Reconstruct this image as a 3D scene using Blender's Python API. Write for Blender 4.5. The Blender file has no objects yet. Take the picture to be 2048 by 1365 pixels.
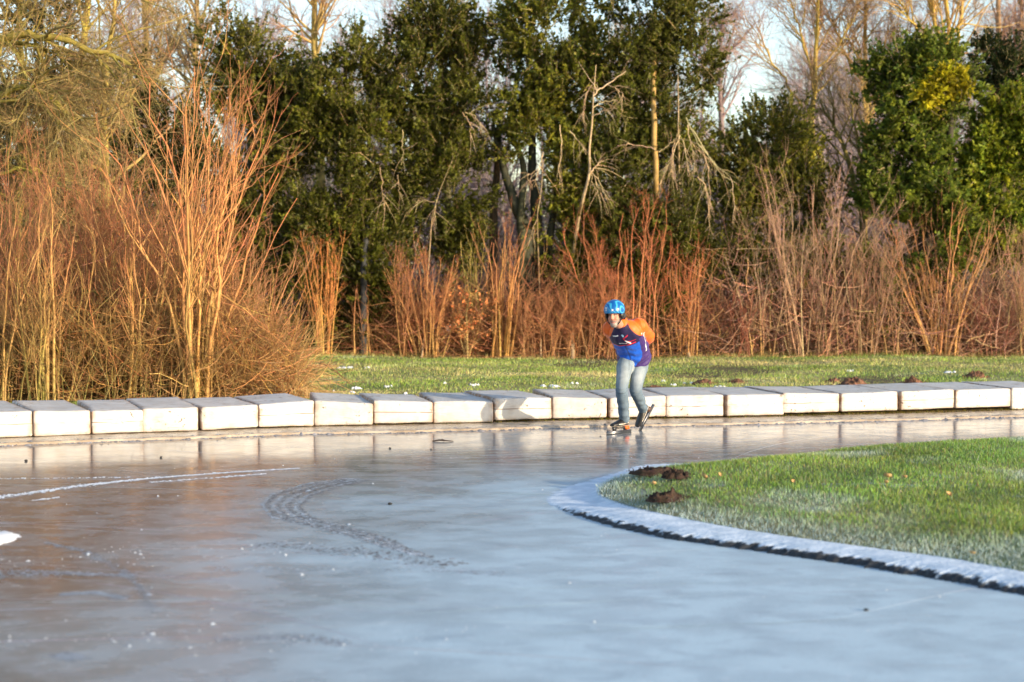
import bpy, bmesh, math
import numpy as np
from mathutils import Vector, Matrix, noise as mnoise

# ------------------------------------------------------------------ camera, world, sun, exposure
SC = bpy.context.scene
COL = SC.collection
F, CX, CY, HZ, CAMH = 3300.0, 1024.0, 682.5, 540.0, 1.82      # photo pixels (2048 wide) and metres
TH = math.atan((CY - HZ) / F)
cd = bpy.data.cameras.new('camera'); cam = bpy.data.objects.new('camera', cd); COL.objects.link(cam)
cam.location = (0, 0, CAMH); cam.rotation_euler = (math.pi / 2 - TH, 0, 0)
cd.sensor_width = 36; cd.lens = F / 2048 * 36; cd.clip_start = 0.1; cd.clip_end = 2000
cd.dof.use_dof = True; cd.dof.focus_distance = 18.2; cd.dof.aperture_fstop = 1.7
SC.camera = cam
SUN_EL, SUN_AZ = math.radians(11), math.radians(126)
wd = bpy.data.worlds.new('World'); SC.world = wd; wd.use_nodes = True
wn = wd.node_tree.nodes; wl = wd.node_tree.links
sky = wn.new('ShaderNodeTexSky'); sky.sky_type = 'NISHITA'; sky.sun_disc = False
sky.sun_elevation = SUN_EL; sky.sun_rotation = SUN_AZ; sky.air_density = 1.0; sky.dust_density = .8; sky.ozone_density = 1.0
tint = wn.new('ShaderNodeVectorMath'); tint.operation = 'MULTIPLY'; tint.inputs[1].default_value = (1.01, 1.0, 1.05); wl.new(sky.outputs[0], tint.inputs[0]); wl.new(tint.outputs[0], wn['Background'].inputs[0]); wn['Background'].inputs[1].default_value = 0.15
sd = bpy.data.lights.new('sun', 'SUN'); sun = bpy.data.objects.new('sun', sd); COL.objects.link(sun)
sd.energy = 3.1; sd.angle = math.radians(0.6); sd.color = (1.0, 0.83, 0.60)
tosun = Vector((math.sin(SUN_AZ) * math.cos(SUN_EL), math.cos(SUN_AZ) * math.cos(SUN_EL), math.sin(SUN_EL)))
sun.rotation_euler = tosun.to_track_quat('Z', 'Y').to_euler(); sun.location = tosun * 60
SC.view_settings.view_transform = 'Standard'; SC.view_settings.look = 'None'
SC.view_settings.gamma = 1; SC.view_settings.exposure = 1.22
SC.cycles.use_denoising = True
SC.cycles.max_bounces = 6; SC.cycles.diffuse_bounces = 3; SC.cycles.transparent_max_bounces = 8
SC.cycles.sample_clamp_indirect = 6

# ------------------------------------------------------------------ helpers
rng = np.random.default_rng(11)
def ray(px, py):
    a = (px - CX) / F; b = (CY - py) / F
    return a, math.cos(TH) + b * math.sin(TH), -math.sin(TH) + b * math.cos(TH)
def at(px, py, Y):                                             # photo pixel at distance Y
    r = ray(px, py); t = Y / r[1]
    return np.array((r[0] * t, Y, CAMH + r[2] * t))
def gp(px, py, z=0.0):                                         # photo pixel on the level z
    r = ray(px, py); t = (z - CAMH) / r[2]
    return np.array((r[0] * t, r[1] * t, z))
def nrm(v):
    return v / np.maximum(np.linalg.norm(v, axis=-1, keepdims=True), 1e-9)

def tag(o, label=None, cat=None, group=None, kind=None):
    if label: o['label'] = label
    if cat: o['category'] = cat
    if group: o['group'] = group
    if kind: o['kind'] = kind
    return o
def empty(name, loc=(0, 0, 0)):
    o = bpy.data.objects.new(name, None); COL.objects.link(o); o.location = loc; return o
def mesh_obj(name, V, faces, mat, parent=None, col=None, smooth=False, origin=None):
    """faces: list of int arrays (n, k). V in world space; moved to the origin (or the parent's place)."""
    V = np.asarray(V, dtype=np.float64)
    if parent is not None: o0 = np.array(parent.location if parent.parent is None else parent.parent.location)
    else: o0 = np.array(origin if origin is not None else (0, 0, 0), dtype=float)
    V = V - o0
    me = bpy.data.meshes.new(name)
    me.vertices.add(len(V)); me.vertices.foreach_set('co', V.astype(np.float32).ravel())
    faces = [np.asarray(f, dtype=np.int32) for f in faces if len(f)]
    loops = np.concatenate([f.ravel() for f in faces])
    tot = np.concatenate([np.full(len(f), f.shape[1], np.int32) for f in faces])
    start = np.concatenate([[0], np.cumsum(tot)[:-1]]).astype(np.int32)
    me.loops.add(len(loops)); me.loops.foreach_set('vertex_index', loops)
    me.polygons.add(len(tot)); me.polygons.foreach_set('loop_start', start)
    if smooth: me.polygons.foreach_set('use_smooth', np.ones(len(tot), bool))
    me.update(calc_edges=True)
    if col is not None:
        c = np.ones((len(V), 4), np.float32); c[:, :3] = col
        at_ = me.attributes.new('Col', 'FLOAT_COLOR', 'POINT'); at_.data.foreach_set('color', c.ravel())
    me.materials.append(mat)
    o = bpy.data.objects.new(name, me); COL.objects.link(o)
    if parent is None: o.location = o0
    else: o.parent = parent
    return o

class Bag:                                                     # collects vertices, faces and colours for ONE mesh
    def __init__(s): s.V = []; s.F = {}; s.C = []; s.n = 0
    def add(s, V, Fs, C=None):
        V = np.asarray(V, float).reshape(-1, 3)
        for f in Fs:
            f = np.asarray(f); s.F.setdefault(f.shape[1], []).append(f + s.n)
        s.V.append(V); s.n += len(V)
        s.C.append(np.broadcast_to(np.asarray(C if C is not None else (1, 1, 1), float), V.shape))
    def obj(s, name, mat, parent=None, smooth=False, origin=None):
        return mesh_obj(name, np.concatenate(s.V), [np.concatenate(v) for v in s.F.values()], mat, parent, np.concatenate(s.C), smooth, origin)

def tubes(bag, P, R, S=4, C=(1, 1, 1), C2=None):               # N polylines of K points -> tubes
    P = np.asarray(P, float); N, K, _ = P.shape
    R = np.broadcast_to(np.asarray(R, float), (N, K))
    T = nrm(np.gradient(P, axis=1))
    ref = np.zeros((N, 1, 3)); m = nrm(P[:, -1] - P[:, 0])
    ref[np.abs(m[:, 1]) < .75, 0, 1] = 1; ref[np.abs(m[:, 1]) >= .75, 0, 0] = 1
    U = nrm(np.cross(T, np.broadcast_to(ref, T.shape))); W = np.cross(T, U)
    a = np.arange(S) * 2 * math.pi / S
    V = P[:, :, None] + R[:, :, None, None] * (U[:, :, None] * np.cos(a)[None, None, :, None] + W[:, :, None] * np.sin(a)[None, None, :, None])
    i = np.arange(N * K * S).reshape(N, K, S)
    q = np.stack([i[:, :-1], np.roll(i[:, :-1], -1, 2), np.roll(i[:, 1:], -1, 2), i[:, 1:]], -1).reshape(-1, 4)
    C = np.asarray(C, float)
    if C.ndim == 1: C = np.broadcast_to(C, (N, 3))
    if C2 is None: cc = np.broadcast_to(C[:, None, None], (N, K, S, 3))
    else:
        C2 = np.asarray(C2, float)
        if C2.ndim == 1: C2 = np.broadcast_to(C2, (N, 3))
        t = np.linspace(0, 1, K)[None, :, None, None]
        cc = np.broadcast_to(C[:, None, None] * (1 - t) + C2[:, None, None] * t, (N, K, S, 3))
    bag.add(V.reshape(-1, 3), [q], cc.reshape(-1, 3))

def grow(base, d, L, K, wander, up):
    P = [base]; d = nrm(d); st = (L / (K - 1))[:, None]
    for k in range(K - 1):
        d = nrm(d + rng.normal(0, wander, d.shape) + np.array([0, 0, up]))
        P.append(P[-1] + d * st)
    return np.stack(P, 1)
def sprout(P, R, per, t0, t1, a0, a1, l0, l1, K, wander, up, rf=.55, rmin=.002, tip=.35):
    """children of the polylines P: per = mean number, angle a0..a1 degrees, length l0..l1 metres"""
    N, Kp, _ = P.shape
    n = rng.poisson(per, N); idx = np.repeat(np.arange(N), n); M = len(idx)
    if M == 0: return np.zeros((0, K, 3)), np.zeros((0, K)), idx
    t = rng.uniform(t0, t1, M) * (Kp - 1); k = np.minimum(t.astype(int), Kp - 2); f = (t - k)[:, None]
    b = P[idx, k] * (1 - f) + P[idx, k + 1] * f
    tan = nrm(P[idx, k + 1] - P[idx, k]); r = R[idx, k] * (1 - f[:, 0]) + R[idx, k + 1] * f[:, 0]
    q = nrm(np.cross(tan, rng.normal(size=(M, 3))))
    a = np.radians(rng.uniform(a0, a1, M))[:, None]
    d = np.cos(a) * tan + np.sin(a) * q
    L = rng.uniform(l0, l1, M) * (1.15 - .5 * t / (Kp - 1))
    C = grow(b, d, L, K, wander, up)
    rr = np.maximum(r * rf, rmin)[:, None] * np.linspace(1, tip, K)[None]
    return C, rr, idx

def leaves(bag, c, ax, size, C, wide=.5, fold=.25):            # one folded leaf per centre: two triangles-pairs as a quad
    M = len(c); ax = nrm(ax)
    s = nrm(np.cross(ax, rng.normal(size=(M, 3)))); nn = np.cross(ax, s)
    L = (size * rng.uniform(.7, 1.3, M))[:, None]
    V = np.stack([c - ax * L * .5, c + s * L * wide * .5 + nn * L * fold * .4, c + ax * L * .5, c - s * L * wide * .5 + nn * L * fold * .4], 1)
    i = np.arange(M * 4).reshape(M, 4)
    bag.add(V.reshape(-1, 3), [i], np.repeat(C, 4, 0))

def jit(c, n, s=.15):                                          # n variations of a colour
    c = np.asarray(c, float)
    return np.clip(c * np.exp(rng.normal(0, s, (n, 1))) * np.exp(rng.normal(0, s * .35, (n, 3))), .002, .95)

# ------------------------------------------------------------------ materials
def new_mat(name):
    m = bpy.data.materials.new(name); m.use_nodes = True
    return m, m.node_tree.nodes, m.node_tree.links, m.node_tree.nodes['Principled BSDF']
def attr_mat(name, rough=.7, spec=.3, nscale=6., namt=.35, bump=0., trans=0., sheen=0.):
    m, n, l, b = new_mat(name)
    a = n.new('ShaderNodeAttribute'); a.attribute_name = 'Col'
    tc = n.new('ShaderNodeTexCoord'); nz = n.new('ShaderNodeTexNoise'); nz.inputs['Scale'].default_value = nscale; nz.inputs['Detail'].default_value = 4
    l.new(tc.outputs['Object'], nz.inputs['Vector'])
    mr = n.new('ShaderNodeMapRange'); mr.inputs[1].default_value = .3; mr.inputs[2].default_value = .7; mr.inputs[3].default_value = 1 - namt; mr.inputs[4].default_value = 1 + namt
    l.new(nz.outputs[0], mr.inputs[0])
    mx = n.new('ShaderNodeVectorMath'); mx.operation = 'SCALE'; l.new(a.outputs['Color'], mx.inputs[0]); l.new(mr.outputs[0], mx.inputs['Scale'])
    l.new(mx.outputs[0], b.inputs['Base Color'])
    b.inputs['Roughness'].default_value = rough; b.inputs['Specular IOR Level'].default_value = spec
    if sheen: b.inputs['Sheen Weight'].default_value = sheen
    if bump:
        bp = n.new('ShaderNodeBump'); bp.inputs['Strength'].default_value = bump; bp.inputs['Distance'].default_value = .01
        nz2 = n.new('ShaderNodeTexNoise'); nz2.inputs['Scale'].default_value = nscale * 6; nz2.inputs['Detail'].default_value = 5
        l.new(tc.outputs['Object'], nz2.inputs['Vector']); l.new(nz2.outputs[0], bp.inputs['Height']); l.new(bp.outputs[0], b.inputs['Normal'])
    if trans:
        t = n.new('ShaderNodeBsdfTranslucent'); l.new(mx.outputs[0], t.inputs[0]); ms = n.new('ShaderNodeMixShader'); ms.inputs[0].default_value = trans
        l.new(b.outputs[0], ms.inputs[1]); l.new(t.outputs[0], ms.inputs[2]); l.new(ms.outputs[0], n['Material Output'].inputs[0])
    return m
M_BARK = attr_mat('bark', .75, .25, 9, .3, .3)
M_TWIG = attr_mat('twig_bark', .7, .3, 5, .25)
M_LEAF = attr_mat('evergreen_leaf', .48, .28, 1.2, .4, 0, .5)
M_DRY = attr_mat('dry_stalk', .8, .2, 3, .25)
M_GRASS = attr_mat('grass_blade', .55, .3, 1.0, .3, 0, .25)
M_SOIL = attr_mat('soil', .9, .2, 14, .45, .6)
M_SNOW = attr_mat('snow', .6, .3, 20, .05, .2)
M_FROSTED = attr_mat('frosted_stone', .55, .4, 30, .3, .6)
M_CLOTH = attr_mat('printed_jersey', .5, .35, 30, .06, .05, 0, .1)
M_DENIM = attr_mat('denim', .85, .15, 16, .16, .16)
M_SKIN = attr_mat('skin', .5, .4, 40, .08)
M_SHELL = attr_mat('helmet_shell', .28, .5, 30, .03)
M_BOOT = attr_mat('boot_leather', .35, .5, 30, .1)
M_PAINT = attr_mat('weathered_paint', .6, .3, 8, .2)
m, n, l, b = new_mat('blade_steel'); b.inputs['Base Color'].default_value = (.22, .22, .23, 1); b.inputs['Metallic'].default_value = 1
nz = n.new('ShaderNodeTexNoise'); nz.inputs['Scale'].default_value = 40; mr = n.new('ShaderNodeMapRange'); mr.inputs[3].default_value = .25; mr.inputs[4].default_value = .45
l.new(nz.outputs[0], mr.inputs[0]); l.new(mr.outputs[0], b.inputs['Roughness']); M_STEEL = m
# ------------------------------------------------------------------ the ground, the ice, the lawns
seam = [(62, 874, 825), (180, 870, 822.5), (287, 868, 820), (402, 864, 817), (517, 857.5, 810), (630, 851.5, 803), (750, 852, 806), (870, 849, 804.5),
        (992, 847, 801), (1107, 841, 796), (1218, 839.5, 797), (1333, 837.5, 793), (1450, 836.5, 791.5), (1568, 834, 789.5), (1681, 830, 788), (1797, 827, 784.5), (1908, 824.5, 781.5), (2022, 821, 778.6)]
LEDGE = .03
SP = [gp(x, y, LEDGE) for x, y, _ in seam]
fit = np.polyfit([p[0] for p in SP], [p[1] for p in SP], 3); SP = [np.array((p[0] * ((.65 * np.polyval(fit, p[0]) + .35 * p[1]) / p[1]), .65 * np.polyval(fit, p[0]) + .35 * p[1], LEDGE)) for p in SP]
SH = [CAMH + ray(x, t)[2] * p[1] / ray(x, t)[1] - LEDGE for (x, b_, t), p in zip(seam, SP)]     # heights of the front edge
for k in range(2):                                             # one and a half mats more on either side of the frame
    SP.insert(0, SP[0] * 2 - SP[1] + np.array((-.0, -.02, 0))); SH.insert(0, SH[0]); SP.append(SP[-1] * 2 - SP[-2] + np.array((0, -.03, 0))); SH.append(SH[-1])
wx = np.array([p[0] for p in SP]); wy = np.array([p[1] for p in SP])
def wall_y(x):                                                 # the line of the mats' fronts, carried on beyond the row
    x = np.asarray(x, float); y = np.interp(x, wx, wy)
    s0 = (wy[3] - wy[0]) / (wx[3] - wx[0]); s1 = (wy[-1] - wy[-4]) / (wx[-1] - wx[-4])
    y = np.where(x < wx[0], wy[0] + (x - wx[0]) * s0 * 1.1, y); return np.where(x > wx[-1], wy[-1] + (x - wx[-1]) * s1 - .02 * (x - wx[-1]) ** 2, y)

# base ground sheet to the horizon
m, n, l, b = new_mat('earth'); nz = n.new('ShaderNodeTexNoise'); nz.inputs['Scale'].default_value = .6; nz.inputs['Detail'].default_value = 8
cr = n.new('ShaderNodeValToRGB'); cr.color_ramp.elements[0].color = (.045, .03, .016, 1); cr.color_ramp.elements[1].color = (.10, .075, .03, 1)
tc = n.new('ShaderNodeTexCoord'); l.new(tc.outputs['Object'], nz.inputs[0]); l.new(nz.outputs[0], cr.inputs[0]); l.new(cr.outputs[0], b.inputs['Base Color']); b.inputs['Roughness'].default_value = .95
tag(mesh_obj('ground', [(-700, -60, -.03), (700, -60, -.03), (700, 1200, -.03), (-700, 1200, -.03)], [np.array([[0, 1, 2, 3]])], m), kind='structure')

# ice: clear over brown-grey asphalt on the left, frosted and rough on the right
m, n, l, b = new_mat('ice')
tc = n.new('ShaderNodeTexCoord'); sx = n.new('ShaderNodeSeparateXYZ'); l.new(tc.outputs['Object'], sx.inputs[0])
def noise(sc, det=5, vec=None, dist=0.):
    k = n.new('ShaderNodeTexNoise'); k.inputs['Scale'].default_value = sc; k.inputs['Detail'].default_value = det; k.inputs['Distortion'].default_value = dist
    l.new(vec if vec is not None else tc.outputs['Object'], k.inputs['Vector']); return k.outputs[0]
def mapr(v, a, b_, c, d, smooth=True):
    k = n.new('ShaderNodeMapRange'); k.inputs[1].default_value = a; k.inputs[2].default_value = b_; k.inputs[3].default_value = c; k.inputs[4].default_value = d
    if smooth: k.interpolation_type = 'SMOOTHSTEP'
    l.new(v, k.inputs[0]); return k.outputs[0]
def math_(op, a, b_):
    k = n.new('ShaderNodeMath'); k.operation = op
    for i, v in enumerate((a, b_)):
        if hasattr(v, 'links'): l.new(v, k.inputs[i])
        else: k.inputs[i].default_value = v
    return k.outputs[0]
def mixc(f, a, b_):
    k = n.new('ShaderNodeMix'); k.data_type = 'RGBA'; l.new(f, k.inputs[0])
    for i, v in ((6, a), (7, b_)):
        if hasattr(v, 'links'): l.new(v, k.inputs[i])
        else: k.inputs[i].default_value = (*v, 1)
    return k.outputs[2]
stretch = n.new('ShaderNodeMapping'); stretch.inputs['Scale'].default_value = (.75, 1.0, 1); stretch.inputs['Rotation'].default_value = (0, 0, -.25); l.new(tc.outputs['Object'], stretch.inputs[0])
big = noise(.55, 6, stretch.outputs[0], .5); mid = noise(3.6, 9, stretch.outputs[0], .25); fine = noise(22, 6)
xx = math_('ADD', sx.outputs[0], math_('MULTIPLY', math_('SUBTRACT', big, .5), 4.2))
frost = mapr(xx, -3.3, .5, 0, 1)                               # where the frosted skin begins
far = mapr(sx.outputs[1], 13.6, 16.0, 1, .25)                  # flooded last: smooth along the mats
frost = math_('MULTIPLY', frost, far)
patch = mapr(mid, .38, .62, 0, 1); streak = mapr(noise(5, 10, stretch.outputs[0], .6), .50, .68, 0, .38)
clear = mixc(patch, (.17, .155, .14), (.225, .215, .21))
white = mixc(patch, (.41, .52, .59), (.48, .605, .675))
rust = mapr(noise(1.7, 4, stretch.outputs[0], 1.5), .60, .74, 0, .40); clear = mixc(rust, clear, (.24, .105, .05))
white = mixc(streak, white, (.29, .37, .44)); c = mixc(frost, clear, white)
speck = mapr(noise(70, 2), .70, .78, 0, .5); c = mixc(speck, c, (.7, .74, .78)); c = mixc(mapr(noise(48, 3), .58, .72, 0, .28), c, (.10, .11, .12)); c = mixc(mapr(noise(13, 5), .56, .72, 0, .22), c, (.72, .78, .84))
l.new(c, b.inputs['Base Color'])
ro = math_('ADD', mapr(patch, 0, 1, .15, .24), math_('MULTIPLY', frost, .20)); ro = math_('MULTIPLY', ro, math_('ADD', math_('MULTIPLY', far, .5), .48)); l.new(ro, b.inputs['Roughness'])
b.inputs['IOR'].default_value = 1.31; b.inputs['Specular IOR Level'].default_value = .62
bp = n.new('ShaderNodeBump'); bp.inputs['Strength'].default_value = .10; bp.inputs['Distance'].default_value = .004
l.new(math_('ADD', math_('MULTIPLY', mid, .7), math_('MULTIPLY', fine, .45)), bp.inputs['Height']); l.new(bp.outputs[0], b.inputs['Normal'])
M_ICE = m
xs = np.linspace(-34, 34, 137); ys = np.linspace(0, 1, 60)
X, T = np.meshgrid(xs, ys); Y = -8 + (wall_y(X) + .6 + 8) * T
V = np.stack([X, Y, np.zeros_like(X)], -1).reshape(-1, 3); i = np.arange(V.shape[0]).reshape(X.shape)
grid = lambda i: np.stack([i[:-1, :-1], i[:-1, 1:], i[1:, 1:], i[1:, :-1]], -1).reshape(-1, 4)
tag(mesh_obj('ice_track', V, [grid(i)], M_ICE), kind='structure')

# the outer ledge of older ice, with a crumbled rim, that carries the mats
m, n, l, b = new_mat('ledge_ice'); tc = n.new('ShaderNodeTexCoord')
c = mixc(mapr(noise(3, 6), .35, .65, 0, 1), (.34, .26, .18), (.52, .43, .33)); l.new(c, b.inputs['Base Color']); l.new(mapr(noise(9, 4), .3, .7, .18, .45), b.inputs['Roughness'])
bp = n.new('ShaderNodeBump'); bp.inputs['Strength'].default_value = .5; bp.inputs['Distance'].default_value = .01; l.new(noise(18, 6), bp.inputs['Height']); l.new(bp.outputs[0], b.inputs['Normal'])
xs = np.arange(-12, 14, .035); wyx = wall_y(xs)
rag = np.array([mnoise.fractal(Vector((x * 2.2, 3, 0)), .7, 2, 5) * .045 + mnoise.noise(Vector((x * .4, 9, 0))) * .10 for x in xs])
off = -.62 + rag + np.interp(xs, [-6, 0, 6], [.10, 0, -.05])
prof = [(0, -.004), (.008, LEDGE * .7), (.03, LEDGE * .98), (.10, LEDGE), (.5, LEDGE), (.9, LEDGE), (1.9, LEDGE)]
V = np.stack([np.stack([xs, wyx + (off + d if d < .2 else d - .2 + 0 * off), np.full_like(xs, z)], -1) for d, z in prof], 0)
for j in range(1, 4): V[j, :, 2] += np.array([mnoise.noise(Vector((x * 9, j * 5., 1))) * .009 for x in xs])
i = np.arange(V.shape[0] * V.shape[1]).reshape(V.shape[:2])
tag(mesh_obj('ice_ledge', V.reshape(-1, 3), [grid(i)], m), kind='structure')
# crumbs of broken ice along that rim
def crumb_mesh(name, pts, size, flat, C, mat, jitc=.15):
    M = len(pts); o = np.array([(1, 0, 0), (-.5, .87, 0), (-.5, -.87, 0), (0, 0, 1)], float)
    a = rng.uniform(0, 6.28, M); s = size * rng.lognormal(0, .45, M)
    R = np.stack([np.stack([np.cos(a), -np.sin(a)], -1), np.stack([np.sin(a), np.cos(a)], -1)], 1)
    xy = np.einsum('mij,kj->mki', R, o[:, :2]) * (s[:, None, None] * rng.uniform(.6, 1.3, (M, 4, 1)))
    z = o[None, :, 2] * (s * flat * rng.uniform(.6, 1.4, M))[:, None]
    V = np.concatenate([xy, z[..., None]], -1) + np.asarray(pts)[:, None]
    i = np.arange(M * 4).reshape(M, 4)
    fs = np.concatenate([i[:, [0, 1, 3]], i[:, [1, 2, 3]], i[:, [2, 0, 3]]])
    return mesh_obj(name, V.reshape(-1, 3), [fs], mat, None, np.repeat(np.clip(np.asarray(C) * np.exp(rng.normal(0, jitc, (M, 1))), 0, .9), 4, 0))
N = 5200; x = rng.uniform(-9.5, 10, N); o_ = np.interp(x, xs, off)
z0 = np.zeros(N); dd = rng.normal(-.005, .035, N); z0[dd > .03] = LEDGE - .002
tag(crumb_mesh('ice_rubble', np.stack([x, wall_y(x) + o_ + dd, z0], -1), .012, .45, (.36, .33, .31), M_SNOW, .25), 'broken ice crumbs along the rim of the ledge in front of the mats', 'ice rubble', kind='stuff')

# outfield lawn
m, n, l, b = new_mat('turf'); tc = n.new('ShaderNodeTexCoord')
c = mixc(mapr(noise(.5, 6), .38, .64, 0, 1), (.12, .16, .04), (.30, .25, .11)); c = mixc(mapr(noise(2.5, 5), .60, .72, 0, .6), c, (.38, .40, .40)); l.new(c, b.inputs['Base Color']); b.inputs['Roughness'].default_value = .95
M_TURF = m
xs = np.linspace(-40, 40, 161); ts = np.linspace(0, 1, 40)
X, T = np.meshgrid(xs, ts); Y = wall_y(X) + .55 + (75 - wall_y(X)) * T ** 1.5
Z = -.005 + .03 * np.sin(X * .5 + Y * .3) * np.minimum(1, T * 4) + .015 * np.sin(X * 1.7 - Y * .9) * np.minimum(1, T * 4)
LAWN = lambda x, y: -.005 + (.03 * np.sin(x * .5 + y * .3) + .015 * np.sin(x * 1.7 - y * .9)) * np.clip((y - wall_y(x) - .55) / 6, 0, 1)
Z = LAWN(X, Y) ; i = np.arange(X.size).reshape(X.shape)
tag(mesh_obj('lawn', np.stack([X, Y, Z], -1).reshape(-1, 3), [grid(i)], M_TURF, smooth=True), kind='structure')

# infield: kerb ring and grass mound inside it
CI = np.array((6.0, 12.2))
outer = [gp(x, y)[:2] for x, y in [(2048, 1190), (1880, 1159), (1700, 1128), (1500, 1100), (1350, 1080), (1200, 1045), (1130, 1022), (1094, 1002), (1106, 986), (1160, 968), (1222, 951), (1300, 928)]]
outer = [(11.5, 9.3), (9.5, 7.4), (7, 6.9), (5, 7.4), (3.8, 8.35)] + outer + [(2.2, 15.4), (5, 17.1), (8, 17.6), (10.6, 15.6), (12, 12)]
edge = [gp(x, y, .06)[:2] for x, y in [(2048, 1140), (1900, 1112), (1700, 1086), (1500, 1058), (1350, 1030), (1240, 1003), (1196, 984), (1205, 968), (1240, 951)]]
edge = [(11.2, 9.6), (9.4, 7.9), (7, 7.4), (5, 8.0), (3.9, 8.9)] + edge + [(1.35, 14.6), (2.4, 15.25), (5, 16.85), (8, 17.3), (10.3, 15.4), (11.7, 12)]
NT = 3000; TA = np.linspace(-math.pi, math.pi, NT + 1)
def polar(pts):
    p = np.array(pts) - CI; a = np.arctan2(p[:, 1], p[:, 0]); r = np.hypot(p[:, 0], p[:, 1]); o = np.argsort(a); a, r = a[o], r[o]
    a = np.concatenate([a - 2 * math.pi, a, a + 2 * math.pi]); r = np.tile(r, 3); v = np.interp(TA, a, r)
    k = np.hanning(61); k /= k.sum(); return np.convolve(np.concatenate([v[-31:-1], v, v[1:31]]), k, 'valid')
RO, RE = polar(outer), polar(edge)
RO = np.maximum(RO, RE + .06)
rough = np.array([mnoise.fractal(Vector((math.cos(t) * 90, math.sin(t) * 90, 0)), .9, 2.1, 5) for t in TA])
RE = RE + rough * .02
CD = np.stack([np.cos(TA), np.sin(TA)], -1)
HF = np.clip((np.where(TA < 0, TA + 2 * math.pi, TA) - math.radians(171)) / math.radians(14), 0, 1); HF = HF * HF * (3 - 2 * HF)
rings = []; cols = []
for f, z, amp, dark in [(-.02, -.012, .03, 1), (-.005, .006, .03, 1), (.012, .020, .03, .85), (.035, .032, .025, .62), (.065, .040, .018, .36), (.11, .046, .008, .14), (.2, .050, .004, .05), (.5, .055, .003, .0), (.8, .060, .003, .03), (1.1, .045, .0, .5)]:
    w = RO - RE; r = (RO - (f if f < .19 else np.maximum(f, .12 / w) * w)) + rough * amp * (1.6 if f < .15 else 0)
    r = np.where((f >= .3) | (r > RE), r, RE + .002)
    zz = z * (.12 + .88 * HF) + .052 * (f > .9) * (1 - HF) + np.array([mnoise.noise(Vector((math.cos(t) * 190, math.sin(t) * 190, f * 40))) for t in TA]) * amp * (.7 if f < .06 else .3) * (.2 + .8 * HF)
    rings.append(np.concatenate([CI + CD * r[:, None], zz[:, None]], 1))
    d = dark * HF + .06 * (1 - HF); cols.append(np.stack([d, d, d], -1))
V = np.stack(rings); i = np.arange(V.shape[0] * V.shape[1]).reshape(V.shape[:2])
m, n, l, b = new_mat('frosted_kerb'); tc = n.new('ShaderNodeTexCoord'); a = n.new('ShaderNodeAttribute'); a.attribute_name = 'Col'; s_ = n.new('ShaderNodeSeparateColor'); l.new(a.outputs['Color'], s_.inputs[0])
dm = mapr(math_('ADD', s_.outputs[0], math_('ADD', math_('MULTIPLY', math_('SUBTRACT', noise(16, 6), .5), 1.5), math_('MULTIPLY', math_('SUBTRACT', noise(2.2, 3), .5), .8))), .38, .66, 0, 1)
frc = mixc(mapr(noise(7, 6), .35, .65, 0, 1), (.52, .61, .70), (.72, .79, .86)); c = mixc(dm, frc, (.030, .032, .036)); l.new(c, b.inputs['Base Color']); b.inputs['Roughness'].default_value = .6
bp = n.new('ShaderNodeBump'); bp.inputs['Strength'].default_value = .6; bp.inputs['Distance'].default_value = .012; l.new(noise(30, 6), bp.inputs['Height']); l.new(bp.outputs[0], b.inputs['Normal'])
tag(mesh_obj('kerb', V.reshape(-1, 3), [grid(i)], m, None, np.stack(cols).reshape(-1, 3)), kind='structure')
def mound_z(s): return .05 + .13 * (1 - np.exp(-np.maximum(s, 0) / .55))
def infield_s(x, y):
    d = np.stack([x, y], -1) - CI; a = np.arctan2(d[..., 1], d[..., 0]); return np.interp(a, TA, RE) - np.hypot(d[..., 0], d[..., 1])
sc_ = np.array([0, .03, .08, .15, .25, .4, .6, .9, 1.4, 2.2])
rings = []
for s in sc_: rings.append(np.concatenate([CI + CD * np.maximum(RE - s, .3)[:, None], np.full((len(TA), 1), mound_z(s))], 1))
rings.append(np.concatenate([CI + CD * .02, np.full((len(TA), 1), .18)], 1))
V = np.stack(rings); i = np.arange(V.shape[0] * V.shape[1]).reshape(V.shape[:2])
tag(mesh_obj('infield', V.reshape(-1, 3), [grid(i)], M_TURF, smooth=True), kind='structure')

def blades(name, x, y, z, h, w, C, lean=.35, label='', segs=2):
    M = len(x); a = rng.uniform(0, 2 * math.pi, M); d = np.stack([np.cos(a), np.sin(a), 0 * a], -1)
    a2 = rng.uniform(0, 2 * math.pi, M); ld = np.stack([np.cos(a2), np.sin(a2), 0 * a2], -1) * (np.abs(rng.normal(0, lean, M)) * h)[:, None]
    b0 = np.stack([x, y, z - .004], -1); up = np.array((0, 0, 1.)); w = w[:, None]; h_ = h[:, None]
    if segs == 2:
        mdl = b0 + up * h_ * .55 + ld * .3; tip = b0 + up * h_ + ld
        V = np.stack([b0 - d * w / 2, b0 + d * w / 2, mdl + d * w * .42, mdl - d * w * .42, tip], 1); i = np.arange(M * 5).reshape(M, 5)
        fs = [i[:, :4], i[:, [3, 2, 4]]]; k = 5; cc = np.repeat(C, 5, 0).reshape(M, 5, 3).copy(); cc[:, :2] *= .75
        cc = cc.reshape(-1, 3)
    else:
        V = np.stack([b0 - d * w / 2, b0 + d * w / 2, b0 + up * h_ + ld], 1); i = np.arange(M * 3).reshape(M, 3); fs = [i]; cc = np.repeat(C, 3, 0)
    return tag(mesh_obj(name, V.reshape(-1, 3), fs, M_GRASS, None, cc), label, 'grass', kind='stuff')
def fbm(x, y, s, o=0.):                                        # cheap smooth value noise, numpy
    v = 0
    for k, (fx, fy) in enumerate([(1, .6), (-.7, 1.1), (1.9, 1.3), (-2.3, 1.7), (3.7, -2.9), (4.9, 4.3)]):
        v = v + np.sin((x * fx + y * fy) * s + k * 1.7 + o) / (1 + .5 * k)
    return v / 3.2
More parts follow.
